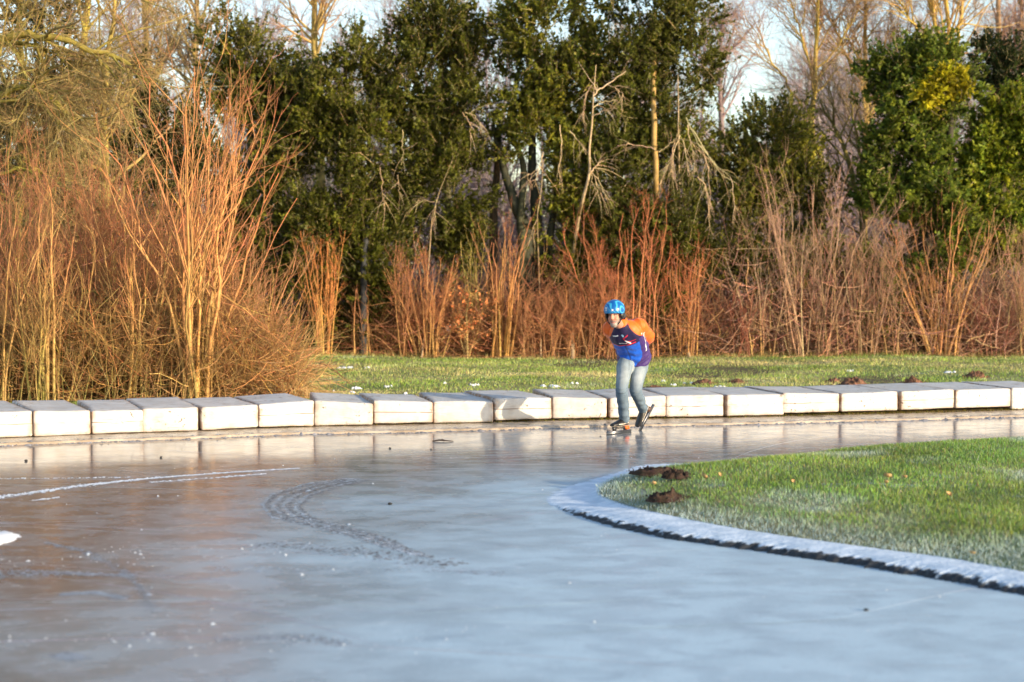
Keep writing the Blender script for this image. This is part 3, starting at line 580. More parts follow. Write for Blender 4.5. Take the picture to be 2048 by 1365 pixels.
# dense dead twigs and brambles nobody could count, along the foot of both thickets
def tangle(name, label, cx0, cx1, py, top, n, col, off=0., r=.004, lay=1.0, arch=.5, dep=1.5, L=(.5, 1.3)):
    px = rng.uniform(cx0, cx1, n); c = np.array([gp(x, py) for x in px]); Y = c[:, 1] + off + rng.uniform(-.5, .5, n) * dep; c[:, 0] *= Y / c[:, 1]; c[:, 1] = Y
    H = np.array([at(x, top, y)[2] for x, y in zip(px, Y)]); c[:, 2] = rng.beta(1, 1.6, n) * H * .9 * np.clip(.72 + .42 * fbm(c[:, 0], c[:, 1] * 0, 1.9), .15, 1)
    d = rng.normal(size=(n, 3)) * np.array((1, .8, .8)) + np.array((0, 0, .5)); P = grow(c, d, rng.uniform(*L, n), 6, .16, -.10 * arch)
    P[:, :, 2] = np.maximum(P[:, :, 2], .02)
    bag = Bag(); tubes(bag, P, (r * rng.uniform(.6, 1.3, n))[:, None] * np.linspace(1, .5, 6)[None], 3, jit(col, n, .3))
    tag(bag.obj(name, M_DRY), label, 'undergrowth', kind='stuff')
tangle('dry_undergrowth', 'straw coloured bramble tangle at the right end of the left thicket', 430, 600, 788, 660, 2300, (.46, .28, .12), .2, .0042, L=(.4, 1.1))
tangle('dry_undergrowth', 'brown tangle of dead twigs at the foot of the left thicket', -140, 470, 797, 560, 6000, (.22, .13, .05), .5, .0042)
tangle('fine_twigs', 'criss crossing red brown fine twigs filling the left thicket', -140, 480, 794, 300, 4200, (.40, .18, .08), .9, .0052, L=(.5, 1.4), arch=-.9)
tangle('fine_twigs', 'criss crossing orange brown twigs low in the left thicket', -140, 600, 797, 520, 2600, (.44, .24, .09), .0, .0050, L=(.5, 1.3), arch=-.7)
tangle('fine_twigs', 'pinkish criss crossing fine twigs between the right hand shrubs', 1440, 2120, 712, 420, 1900, (.46, .255, .16), .1, .0066, L=(.5, 1.4), arch=-.9)
tangle('fine_twigs', 'rust coloured criss crossing fine twigs between the middle shrubs', 780, 1440, 712, 500, 1700, (.48, .235, .11), .1, .0066, L=(.5, 1.3), arch=-.9)
tangle('dry_undergrowth', 'red brown tangle of fine twigs at the foot of the back row', 700, 1240, 712, 600, 4200, (.34, .165, .075), .5, .0048)
tangle('dry_undergrowth', 'pinkish tangle of fine twigs at the foot of the right shrubs', 1240, 2120, 712, 580, 4500, (.32, .18, .11), .6, .0050)
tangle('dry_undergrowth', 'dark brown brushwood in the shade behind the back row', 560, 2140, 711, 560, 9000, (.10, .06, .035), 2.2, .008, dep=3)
# tall straw at the right end of the left thicket
N = 5000; pxs = rng.normal(500, 50, N); Y0 = np.array([gp(x, rng.uniform(775, 798)) for x in pxs])
blades('dry_grass', Y0[:, 0], Y0[:, 1], LAWN(Y0[:, 0], Y0[:, 1]), rng.uniform(.15, .6, N) * np.clip(1.3 - np.abs(pxs - 500) / 160, .3, 1), rng.uniform(.005, .009, N), jit((.52, .36, .16), N, .2), .7, 'tall straw coloured dry grass leaning behind the mats')
N = 7000; pxs = rng.uniform(590, 2100, N); Y0 = np.array([gp(x, rng.uniform(708, 716)) for x in pxs])
blades('dry_grass', Y0[:, 0], Y0[:, 1], LAWN(Y0[:, 0], Y0[:, 1]), rng.uniform(.04, .16, N), rng.uniform(.010, .016, N), jit((.34, .25, .09), N, .25), .6, 'rough straw grass along the foot of the back shrubs', 1)

def litter(name, label, n, x0, x1, y0, y1, top, C, size, kind_='dead leaves', k=2.):
    px = rng.uniform(x0, x1, n); c = np.array([gp(x, rng.uniform(y0, y1)) for x in px]); H = np.array([at(x, top, p[1])[2] for x, p in zip(px, c)]); c[:, 2] = LAWN(c[:, 0], c[:, 1]) + .03 + rng.beta(1, k, n) * H
    b_ = Bag(); leaves(b_, c, rng.normal(size=(n, 3)), size, jit(C, n, .3), .6, .5); tag(b_.obj(name, M_LEAF), label, kind_, kind='stuff')
litter('dead_leaves', 'curled brown dead leaves caught low in the left thicket', 3200, -60, 600, 784, 803, 600, (.36, .18, .08), .055)
litter('ivy_leaves', 'dark green ivy and bramble leaves low in the left thicket', 1500, -60, 420, 784, 802, 560, (.04, .07, .015), .06, 'ivy')
litter('dead_leaves', 'brown dead leaves caught in the foot of the back row of shrubs', 3500, 640, 2080, 700, 713, 560, (.34, .17, .08), .07)
# brown leaved sapling
sp_ = shrub('beech_sapling', 'small sapling still holding a cloud of orange brown dead leaves', 'sapling', 935, 714, 560, 46, 5, .020, (.50, .33, .14), (.42, .26, .12), 8, 5, base=.05, leafy=560, a1=(30, 70), l1=(.8, 1.5), l2=(.4, .9), hmin=.8)

# evergreen trees
def evergreen(name, label, px, py, blobs, n, col, sun_col, leaf=.072, depth=.75, trunks=(), off=0., up=.55, nl=17, sl=(.22, .5), group='evergreen trees behind the back shrubs', dens=None):
    B = gp(px, py); Y = B[1] + off; B = np.array((B[0] * Y / B[1], Y, 0))
    root = tag(empty(name, B), label, 'tree', group)
    bl = []
    for bx, by, rx, ry in blobs:
        c = at(bx, by, Y); k = Y / F * .90; bl.append((c, np.array((rx * k, max(rx, ry) * k * depth, ry * k))))
    ar = np.array([r[0] * r[2] for _, r in bl]) * (np.array(dens) if dens is not None else 1); nn = rng.multinomial(n, ar / ar.sum())
    tw = Bag(); lf = Bag()
    for (c, r), m_ in zip(bl, nn):
        d = nrm(rng.normal(size=(m_, 3))); d[:, 1] = np.where(rng.uniform(size=m_) < .5, -np.abs(d[:, 1]), d[:, 1])
        lump = 1 + .22 * np.sin(d[:, 0] * 6 + c[0] * 3 + d[:, 2] * 4) * np.cos(d[:, 2] * 7 + c[2] * 2) + .15 * np.sin(d[:, 0] * 13 + d[:, 1] * 9 + c[0])
        q = rng.uniform(0, 1, m_) ** .40 * lump
        b = c + d * r * q[:, None]; b = b[b[:, 2] > .15]; b = b[np.array([mnoise.noise(Vector(p * .95)) + .55 * mnoise.noise(Vector(p * 2.3)) for p in b]) > -.20]
        out = nrm(nrm(b - c) + rng.normal(0, .55, b.shape) + np.array((0, 0, up)))
        L = rng.uniform(*sl, len(b)); P = grow(b, out, L, 5, .10, .06)
        tubes(tw, P, np.linspace(.008, .004, 5)[None] * np.ones((len(b), 1)), 3, np.where(rng.uniform(size=(len(b), 1)) < .3, jit((.42, .31, .16), len(b), .2), jit((.13, .10, .05), len(b), .3)))
        k = rng.integers(1, 5, (len(b), nl)); f = rng.uniform(0, 1, (len(b), nl, 1)); ii = np.arange(len(b))[:, None]
        cc = P[ii, k - 1] * (1 - f) + P[ii, k] * f; ax = nrm(P[ii, k] - P[ii, k - 1]) * .7 + rng.normal(0, .6, (len(b), nl, 3)); cc = cc + nrm(ax) * leaf * .5
        mixs = np.clip(rng.beta(1.3, 2.2, (len(b), 1)) + rng.normal(0, .12, (len(b), nl)), 0, 1)[..., None]
        tone = np.exp(rng.normal(0, .28, (len(b), 1, 1)))
        C = (np.array(col) * (1 - mixs) + np.array(sun_col) * mixs) * tone * np.array((1.38, 1.26, 1.1))  # sunlit highlights put into the leaf colour of random sprigs
        leaves(lf, cc.reshape(-1, 3), ax.reshape(-1, 3), leaf * np.repeat(np.exp(rng.normal(0, .28, len(b))), nl), np.clip(C.reshape(-1, 3), 0.004, .6), .55, .5)
    lf.obj('crown', M_LEAF, root); tw.obj('branch', M_TWIG, root); root.children[0]['kind'] = 'stuff'; root.children[1]['kind'] = 'stuff'
    for pts, r0, r1, cl in trunks:
        p = np.array([at(x, y, Y + (e or 0)) if y < 705 else np.array((at(x, 700, Y + e)[0], Y + e, -.1)) for x, y, e in pts]); t = np.linspace(0, len(p) - 1, len(p) * 4)
        q = np.stack([np.interp(t, np.arange(len(p)), p[:, k]) for k in range(3)], -1)
        for _ in range(2): q[1:-1] = (q[:-2] + 2 * q[1:-1] + q[2:]) / 4
        q[1:-1] += rng.normal(0, r0 * .12, q[1:-1].shape)
        tb = Bag(); tubes(tb, q[None], np.linspace(r0, r1, len(q))[None], 9, cl); tb.obj('trunk', M_BARK, root, True)
    return root
DK, SU = (.080, .098, .018), (.27, .255, .034)
TR = (.10, .085, .04)
evergreen('holly_tree', 'dark evergreen tree directly behind the tall golden shrub', 500, 713, [(490, 130, 95, 110), (470, 300, 110, 150), (560, 260, 80, 160), (520, 500, 110, 170), (440, 560, 90, 150)], 5600, (.055, .074, .016), (.20, .20, .03), trunks=[([(500, 712, 0), (505, 400, 0), (500, 150, 0)], .14, .04, TR)], off=1.5)
evergreen('holly_tree', 'broad holly tree with yellow green lit top, right of the thicket', 690, 713, [(690, 150, 100, 95), (640, 240, 90, 120), (740, 280, 95, 150), (660, 430, 110, 150), (740, 520, 95, 130), (720, 640, 100, 90), (600, 600, 60, 130)], 5600, DK, (.12, .135, .016), trunks=[([(700, 712, 0), (705, 450, 0), (690, 120, 0)], .15, .04, TR), ([(725, 712, -.9), (728, 560, -.9), (735, 430, -.4)], .09, .05, (.05, .05, .05))], off=1.0)
evergreen('holly_tree', 'tall evergreen tree cut by the top edge, left of the white gap', 880, 713, [(880, 60, 85, 90), (840, 170, 90, 130), (930, 190, 80, 150), (860, 320, 85, 120), (920, 390, 70, 130), (915, 490, 60, 70), (820, 430, 40, 90)], 4800, DK, (.10, .115, .015), trunks=[([(905, 712, 0), (900, 450, 0), (880, 60, 0)], .13, .04, TR), ([(985, 712, .3), (988, 420, .3), (1000, 250, .2)], .13, .06, (.07, .05, .03))], off=1.4)
evergreen('ivy_clad_tree', 'many stemmed evergreen with dark bare trunks below, at picture centre', 1060, 713, [(1080, 60, 110, 95), (1040, 170, 80, 100), (1130, 170, 90, 120), (1080, 270, 90, 80), (1150, 330, 70, 110), (1110, 440, 70, 100), (1170, 530, 80, 100)], 5000, (.068, .098, .017), (.25, .255, .03), trunks=[([(1062, 712, 0), (1058, 480, 0), (1020, 380, 0), (985, 250, 0)], .20, .05, (.05, .05, .03)), ([(1070, 712, .2), (1075, 470, .2), (1060, 330, .2), (1075, 120, 0)], .18, .05, (.05, .05, .03)), ([(1050, 712, -.2), (1040, 430, -.2), (1050, 330, 0), (1010, 250, 0)], .12, .04, (.06, .06, .03)), ([(1080, 712, .1), (1100, 460, .1), (1130, 300, 0)], .13, .04, (.05, .05, .03))], off=1.2)
evergreen('holly_tree', 'broad tall evergreen with the sky at its right side', 1310, 713, [(1310, 20, 120, 90), (1250, 110, 90, 110), (1370, 120, 85, 110), (1310, 220, 100, 90), (1240, 330, 75, 110), (1350, 300, 70, 70), (1260, 480, 85, 120), (1370, 470, 75, 130), (1310, 570, 110, 110)], 6600, DK, (.10, .115, .018), trunks=[([(1310, 712, 0), (1314, 410, .6), (1312, 380, -.7), (1306, 200, -.7), (1310, 40, 0)], .075, .05, (.40, .26, .09))], off=1.0)
evergreen('holly_tree', 'lower bushy evergreen below the open sky on the right', 1540, 713, [(1560, 280, 85, 90), (1500, 330, 70, 90), (1460, 420, 80, 110), (1590, 400, 80, 120), (1520, 520, 110, 130), (1620, 560, 70, 110)], 4400, (.060, .086, .017), (.22, .215, .03), trunks=[([(1545, 712, 0), (1550, 450, 0), (1560, 260, 0)], .13, .05, TR)], off=1.3)
evergreen('ivy_clad_tree', 'round headed ivy clad tree with a bright yellow green patch', 1830, 713, [(1840, 150, 110, 75), (1800, 230, 75, 90), (1900, 230, 70, 80), (1800, 330, 95, 90), (1770, 440, 70, 110), (1860, 470, 90, 140), (1760, 590, 70, 100)], 5600, (.055, .096, .018), (.19, .235, .03), leaf=.095, up=.2, trunks=[([(1850, 712, 0), (1855, 400, 0), (1850, 150, 0)], .22, .08, (.05, .045, .03)), ([(1890, 712, 0), (1892, 400, 0), (1905, 160, 0)], .14, .06, (.05, .045, .03))], off=.9)
evergreen('ivy', 'bright yellow green ivy spray high on the round headed tree', 1880, 713, [(1890, 165, 50, 14), (1860, 190, 40, 14), (1905, 148, 30, 14), (1850, 215, 26, 12), (1925, 175, 22, 12)], 300, (.20, .20, .012), (.42, .38, .02), leaf=.10, up=.2, off=-1.5, group='ivy sprays', nl=11, sl=(.1, .25), depth=.35)
evergreen('ivy_clad_tree', 'ivy clad tree with lush green bulge at the right edge', 1985, 713, [(1990, 320, 85, 110), (1960, 260, 50, 60), (2030, 260, 60, 80), (1975, 430, 90, 90), (2050, 430, 60, 110)], 4000, (.075, .125, .016), (.27, .30, .026), leaf=.095, up=.15, off=1.4, trunks=[([(1995, 712, 0), (2000, 400, 0), (2005, 250, 0)], .2, .1, (.06, .05, .03))])
evergreen('holly_tree', 'dark evergreen in shade behind the ivy at the right edge', 2030, 713, [(2020, 160, 60, 70), (2070, 260, 70, 160), (1960, 110, 60, 40)], 1900, (.014, .030, .012), (.04, .06, .016), off=4.0)  # its shade is put into the darker leaf colours
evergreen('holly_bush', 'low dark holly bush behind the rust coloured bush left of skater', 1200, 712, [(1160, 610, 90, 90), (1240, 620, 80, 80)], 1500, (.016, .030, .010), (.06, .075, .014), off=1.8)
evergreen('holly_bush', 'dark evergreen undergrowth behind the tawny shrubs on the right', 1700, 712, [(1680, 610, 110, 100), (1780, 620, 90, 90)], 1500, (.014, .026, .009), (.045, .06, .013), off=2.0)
evergreen('holly_tree', 'shaded evergreen mass behind the red twigs at far left', 120, 712, [(60, 470, 160, 190), (260, 450, 150, 190), (160, 620, 220, 120), (350, 320, 80, 130), (110, 40, 90, 60), (60, 230, 150, 130), (230, 250, 120, 130)], 5200, (.018, .030, .009), (.06, .075, .014), off=-4.5)  # shade of this mass is painted as much darker leaf colours

# bare trees with moss, behind
def bare_tree(name, label, px, py, trunk, r0, col, tcol, b=(9, 7, 6), L=((1.2, 2.6), (.5, 1.4), (.2, .7)), off=0., limbs=(), up=.06, t0=.25, group=None, rt=.006, ang=(25, 60), droop=0., cat='tree'):
    B = gp(px, py); Y = B[1] + off; B = np.array((B[0] * Y / B[1], Y, 0)); root = tag(empty(name, B), label, cat, group)
    def poly(pts, r, r1):
        p = np.array([at(x, y, Y + e) if y < 700 else np.array((at(x, 600, Y + e)[0], Y + e, -.1)) for x, y, e in pts]); t = np.linspace(0, len(p) - 1, 14)
        q = np.stack([np.interp(t, np.arange(len(p)), p[:, k]) for k in range(3)], -1)
        for _ in range(2): q[1:-1] = (q[:-2] + 2 * q[1:-1] + q[2:]) / 4
        q[1:-1] += rng.normal(0, .03, q[1:-1].shape); return q, np.linspace(r, r1, 14)
    tr = Bag(); q, R = poly(trunk, r0, r0 * .22); tubes(tr, q[None], R[None], 8, jit(col, 1, .05)); tr.obj('trunk', M_BARK, root, True)
    Ps, Rs = [q], [R]
    lb = Bag()
    for pts, r in limbs:
        q2, R2 = poly(pts, r, r * .3); Ps.append(q2); Rs.append(R2); tubes(lb, q2[None], R2[None], 7, jit(col, 1, .1))
    P0, R0 = np.stack(Ps), np.stack(Rs)
    P1, R1, _ = sprout(P0, R0, b[0], t0, .98, *ang, *L[0], 9, .11, up, .5, rt * 1.4); tubes(lb, P1, R1, 5, jit(col, len(P1), .15), jit(tcol, len(P1), .15))
    lb.obj('limb', M_BARK, root, True)
    tw = Bag()
    P2, R2, _ = sprout(P1, R1, b[1] * .85, .1, .97, 20, 60, *L[1], 6, .13, up * .5 - droop, .55, rt * 1.2); tubes(tw, P2, R2, 3, jit(tcol, len(P2), .2))
    P3, R3, _ = sprout(P2, R2, b[2] * .7, .1, .97, 20, 65, *L[2], 4, .14, -droop, .6, rt * .8)
    if len(P3): tubes(tw, P3, R3, 3, jit(tcol, len(P3), .25))
    tw.obj('twig', M_TWIG, root); root.children[-1]['kind'] = 'stuff'; [c for c in root.children if c.name.startswith('limb')][0]['kind'] = 'stuff'
    return root
MG = 'bare trees rising behind the shrubs'
bare_tree('mossy_tree', 'mossy old tree reaching in with crooked branches at top left', -180, 725, [(-180, 712, 0), (-170, 450, 0), (-150, 100, 0), (-120, -250, 0)], .26, (.26, .215, .04), (.27, .20, .075), b=(20, 9, 8),
          limbs=[([(-160, 330, 0), (-60, 230, -.3), (20, 190, -.5), (60, 165, -.6), (150, 240, -.8)], .085), ([(-150, 130, 0), (30, 66, -.4), (130, 78, -.5), (240, 120, -.6), (300, 170, -.8)], .08), ([(-150, 100, 0), (60, 85, 0), (110, 100, .1), (145, 150, .1)], .05), ([(-160, 380, 0), (30, 335, -.6), (90, 350, -.8)], .05), ([(-150, 0, 0), (40, -90, 0), (200, -60, 0), (330, -30, 0)], .08), ([(-150, -100, 0), (0, -200, .5), (180, -240, .5)], .08)],
          off=-5.5, t0=.2, L=((1.0, 2.2), (.5, 1.3), (.2, .6)), rt=.0055, up=.0, droop=.03, group=MG, ang=(30, 80))
bare_tree('mossy_tree', 'olive twigged bare tree filling the upper left corner', 120, 716, [(120, 712, 0), (135, 400, 0), (160, 150, 0), (190, -120, 0)], .16, (.38, .30, .06), (.28, .195, .08), b=(30, 9, 8), off=-3, t0=.35, L=((1.1, 2.4), (.5, 1.3), (.2, .6)), rt=.0058, up=.03, droop=.02, group=MG, ang=(30, 75))
bare_tree('mossy_tree', 'brown twigged bare tree behind the tip of the tallest shrub', 330, 714, [(330, 712, 0), (320, 350, 0), (290, 120, 0), (300, -150, 0)], .14, (.34, .25, .07), (.30, .21, .11), b=(30, 8, 7), off=2, t0=.4, L=((1.2, 2.4), (.5, 1.4), (.2, .7)), rt=.0062, group=MG)
bare_tree('bare_tree', 'yellowish bare tree above the gap between holly trees at top', 640, 713, [(650, 712, 0), (640, 300, 0), (625, 40, 0), (640, -150, 0)], .15, (.44, .32, .09), (.42, .26, .13), b=(22, 8, 7), off=5, t0=.55, group=MG, rt=.007)
bare_tree('bare_tree', 'yellow barked straight bare tree against the sky, left one', 1628, 713, [(1625, 712, 0), (1628, 300, 0), (1632, 100, 0), (1640, -200, 0)], .10, (.46, .33, .07), (.42, .25, .14), b=(24, 7, 5), off=4, t0=.35, limbs=[([(1600, 210, 0), (1550, 130, 0), (1500, 50, 0)], .03), ([(1628, 160, 0), (1600, 60, 0), (1570, -40, 0)], .035), ([(1632, 140, 0), (1690, 80, 0), (1720, 0, 0)], .03)], group=MG, rt=.0052, L=((.9, 2.0), (.5, 1.2), (.2, .6)), ang=(20, 50))
bare_tree('bare_tree', 'brown barked straight bare tree against the sky, middle one', 1735, 713, [(1720, 712, 0), (1735, 300, 0), (1732, 120, 0), (1728, -200, 0)], .10, (.34, .24, .06), (.40, .25, .12), b=(24, 7, 5), off=4.5, t0=.35, limbs=[([(1735, 180, 0), (1690, 110, 0), (1665, 40, 0)], .05), ([(1740, 200, 0), (1770, 160, 0), (1810, 60, 0)], .05)], group=MG, rt=.0052, L=((.9, 2.0), (.5, 1.2), (.2, .6)), ang=(20, 50))
bare_tree('bare_tree', 'forked bare tree standing out above the ivy clad tree', 1900, 713, [(1880, 712, 0), (1890, 250, 0), (1895, 90, 0), (1890, -200, 0)], .11, (.46, .32, .07), (.40, .25, .12), b=(22, 7, 5), off=3.5, t0=.45, limbs=[([(1890, 130, 0), (1870, 50, 0), (1840, -60, 0)], .07), ([(1895, 140, 0), (1925, 40, 0), (1915, -80, 0)], .06), ([(1880, 120, 0), (1830, 60, 0), (1790, -20, 0)], .05)], group=MG, rt=.0052, ang=(20, 50))
bare_tree('bare_tree', 'leaning bare tree with arching dark boughs in the right gap', 1690, 713, [(1740, 712, 0), (1725, 420, 0), (1690, 290, 0), (1640, 200, 0)], .10, (.22, .18, .05), (.30, .21, .10), b=(16, 7, 6), off=3, t0=.3, limbs=[([(1735, 480, 0), (1680, 440, 0), (1640, 420, 0)], .03), ([(1730, 400, 0), (1720, 300, 0), (1700, 200, 0)], .05)], group=MG, rt=.006)
for k, (px, lab) in enumerate([(1990, 'slim russet poplar behind the ivy at the right, left one'), (2035, 'slim russet poplar cut by the upper right edge')]):
    bare_tree('poplar_tree', lab, px, 713, [(px, 712, 0), (px + 5, 300, 0), (px + 8, -250, 0)], .16, (.28, .18, .09), (.38, .20, .12), b=(40, 7, 6), off=14, t0=.25, up=.25, ang=(12, 28), L=((1.5, 3.0), (.6, 1.4), (.3, .7)), group='slim poplars at the right edge', rt=.009)
bare_tree('mossy_tree', 'tangled olive bare tree low against the left edge, behind the red twigs', 20, 716, [(20, 712, 0), (30, 450, 0), (50, 250, 0), (40, -60, 0)], .14, (.34, .27, .06), (.28, .19, .08), b=(34, 9, 8), off=-6, t0=.25, L=((1.0, 2.0), (.5, 1.2), (.2, .6)), rt=.005, up=.02, droop=.02, group=MG, ang=(35, 80))
bare_tree('mossy_tree', 'tangled brown bare tree left of the tallest shrub, thick with twigs', 215, 716, [(215, 712, 0), (220, 450, 0), (205, 250, 0), (230, -20, 0)], .13, (.32, .24, .06), (.28, .18, .085), b=(34, 9, 8), off=-5, t0=.25, L=((1.0, 2.0), (.5, 1.2), (.2, .6)), rt=.005, up=.02, droop=.02, group=MG, ang=(35, 80))
bare_tree('bare_tree', 'brown bare tree against the sky between the mossy trees and holly', 400, 713, [(400, 712, 0), (395, 300, 0), (390, 60, 0), (400, -200, 0)], .12, (.30, .22, .07), (.30, .20, .11), b=(34, 9, 6), off=5, t0=.35, group=MG, rt=.006)
bare_tree('bare_tree', 'hazy lilac brown birch like tree at the left of the open sky', 1440, 713, [(1440, 712, 0), (1445, 300, 0), (1440, 120, 0), (1445, 40, 0)], .12, (.30, .22, .20), (.36, .26, .25), b=(40, 10, 6), off=16, t0=.3, group=MG, rt=.008, droop=.05)  # haze put into the lilac bark and twig colours
# dead ivy hung stems
def dead_stem(label, pts, r, vines, off=0., Y0=34.2):
    Y = Y0 + off; p = np.array([at(x, y, Y + e) for x, y, e in pts]); B = np.array((p[0, 0], Y, 0))
    root = tag(empty('dead_tree', B), label, 'dead tree', 'pale dead trees among the evergreens')
    p = np.concatenate([[[p[0, 0], Y, -.05]], p]); t = np.linspace(0, len(p) - 1, 5 * len(p)); q = np.stack([np.interp(t, np.arange(len(p)), p[:, k]) for k in range(3)], -1)
    for _ in range(2): q[1:-1] = (q[:-2] + 2 * q[1:-1] + q[2:]) / 4
    b1 = Bag(); tubes(b1, q[None], np.linspace(r * .75, r * .12, len(q))[None], 8, PALE); b1.obj('trunk', M_BARK, root, True)
    lb = Bag()
    for v in vines:
        w = np.array([at(x, y, Y - .15) for x, y in v[1]]); t = np.linspace(0, len(w) - 1, 12); w = np.stack([np.interp(t, np.arange(len(w)), w[:, k]) for k in range(3)], -1)
        for _ in range(2): w[1:-1] = (w[:-2] + 2 * w[1:-1] + w[2:]) / 4
        w[1:-1] += rng.normal(0, .012, (10, 3)); R = np.linspace(v[0] * .62, v[0] * .22, 12); tubes(lb, w[None], R[None], 5, jit(PALE, 1, .15))
        P1, R1, _ = sprout(w[None], R[None], 8, .2, 1, 20, 50, .2, .8, 6, .12, -.14, .5, .0045); tubes(lb, P1, R1, 4, jit(PALE, len(P1), .2))
    o = lb.obj('branch', M_BARK, root, True); o['kind'] = 'stuff'; return root
dead_stem('pale bare dead stem left of the yellow one, with forked arms', [(1140, 560, 1.6), (1158, 425, 1.0), (1163, 410, 0), (1180, 345, 0), (1178, 300, 0), (1184, 250, 0), (1187, 190, 0), (1192, 130, 0)], .065,
          [(.035, [(1186, 192), (1205, 175), (1252, 143)]), (.03, [(1180, 345), (1205, 322)]), (.02, [(1186, 215), (1200, 205), (1232, 200)]), (.02, [(1184, 232), (1210, 222), (1235, 217)]), (.018, [(1184, 170), (1170, 190), (1165, 235)]), (.016, [(1180, 340), (1200, 365), (1214, 400)]), (.014, [(1180, 340), (1195, 370), (1205, 395)]), (.014, [(1180, 342), (1186, 370), (1198, 392)]), (.018, [(1140, 262), (1160, 285), (1172, 310)]), (.016, [(1215, 170), (1240, 180), (1250, 200)])])
dead_stem('pale straight dead stem right of the yellow trunk, hung with drooping vines', [(1362, 640, 1.8), (1358, 330, 1.5), (1356, 260, 0), (1357, 230, 0), (1356, 150, 0)], .05,
          [(.022, [(1372, 235), (1390, 280), (1432, 330), (1460, 355)]), (.018, [(1360, 270), (1345, 310), (1330, 345), (1320, 370)]), (.018, [(1365, 280), (1372, 310), (1376, 345)]), (.018, [(1375, 250), (1385, 300), (1390, 345)]), (.018, [(1350, 285), (1340, 330), (1355, 380)]), (.02, [(1385, 260), (1410, 300), (1440, 350), (1470, 365)]), (.016, [(1395, 300), (1415, 320), (1418, 370), (1422, 440)]), (.016, [(1310, 300), (1265, 288), (1235, 292)]), (.016, [(1318, 305), (1345, 285), (1360, 262)]), (.02, [(1395, 355), (1412, 372), (1416, 420), (1420, 460)]), (.016, [(1460, 355), (1470, 400), (1466, 450)])])
dead_stem('thin pale crooked stem hanging in the centre evergreen', [(1080, 600, 1.2), (1076, 490, 1), (1074, 430, 0), (1082, 390, 0), (1086, 330, 0), (1080, 300, 0)], .022,
          [(.014, [(1086, 330), (1070, 345), (1052, 352), (1062, 375)]), (.014, [(1086, 305), (1078, 340), (1068, 375)]), (.013, [(1074, 440), (1066, 460), (1070, 490)]), (.013, [(1120, 250), (1126, 290), (1118, 340), (1120, 370)])])
dead_stem('thin pale dead branch in front of the evergreen left of the gap', [(850, 640, 1.4), (864, 430, .8), (868, 420, 0), (880, 380, 0), (905, 320, 0)], .02,
          [(.013, [(870, 405), (850, 400), (835, 402)]), (.013, [(872, 400), (866, 440)]), (.015, [(925, 225), (940, 245), (942, 285)]), (.015, [(930, 225), (950, 230), (962, 250)]), (.013, [(805, 260), (806, 300), (802, 330)]), (.013, [(760, 335), (766, 390), (768, 420)]), (.013, [(795, 350), (800, 400)])], off=-.2)

# far woodland, one mass
def woods():
    tw = Bag(); cols = [(.36, .29, .29), (.38, .30, .32), (.33, .27, .27), (.36, .30, .25)]  # distance haze is mixed into these greyish pink twig colours
    for k in range(116):
        Y = rng.uniform(46, 80); x = (rng.uniform(-.36, .38) if k < 92 else rng.uniform(.17, .34)) * Y
        h = rng.uniform(7.5, 11.0) * (Y / 55) ** .9
        u = x / Y * F + CX
        if 1405 < u < 1570: h *= .60
        elif u >= 1570: h *= .95
        if 330 < u < 420: h *= .85
        if u < 300: h *= 1.15
        p0 = np.array([[x, Y, 0]]); P = grow(p0, np.array([[0, 0, 1.]]) + rng.normal(0, .06, (1, 3)), np.array([h]), 12, .05, .15); R = np.linspace(.14, .02, 12)[None]; c = cols[k % 4]
        tubes(tw, P, R, 5, jit(c, 1, .1))
        P1, R1, _ = sprout(P, R, 30, .15, .98, 18, 50, 1.2, 3.2, 7, .12, .10, .5, .014); tubes(tw, P1, R1, 3, jit(c, len(P1), .15))
        P2, R2, _ = sprout(P1, R1, 8, .1, .97, 20, 60, .6, 1.6, 4, .14, .03, .6, .0105); tubes(tw, P2, R2, 3, jit(c, len(P2), .15))
        P3, R3, _ = sprout(P2, R2, 2.2, .1, .97, 20, 60, .4, 1.0, 3, .14, .0, .6, .009); tubes(tw, P3, R3, 3, jit(c, len(P3), .15))
    # brush at its foot
    n_ = 30000; x = rng.uniform(-.4, .42, n_); Y = rng.uniform(42, 72, n_); c = np.stack([x * Y, Y, rng.beta(1, 1.5, n_) * 4.6], -1)
    P = grow(c, rng.normal(size=(n_, 3)) + np.array((0, 0, .8)), rng.uniform(.6, 1.6, n_), 4, .15, .05); tubes(tw, P, .013, 3, jit((.24, .17, .15), n_, .25))
    tag(tw.obj('woodland', M_TWIG), 'far off bare winter woodland showing greyish pink through the evergreen gaps', 'woodland', kind='stuff')
woods()

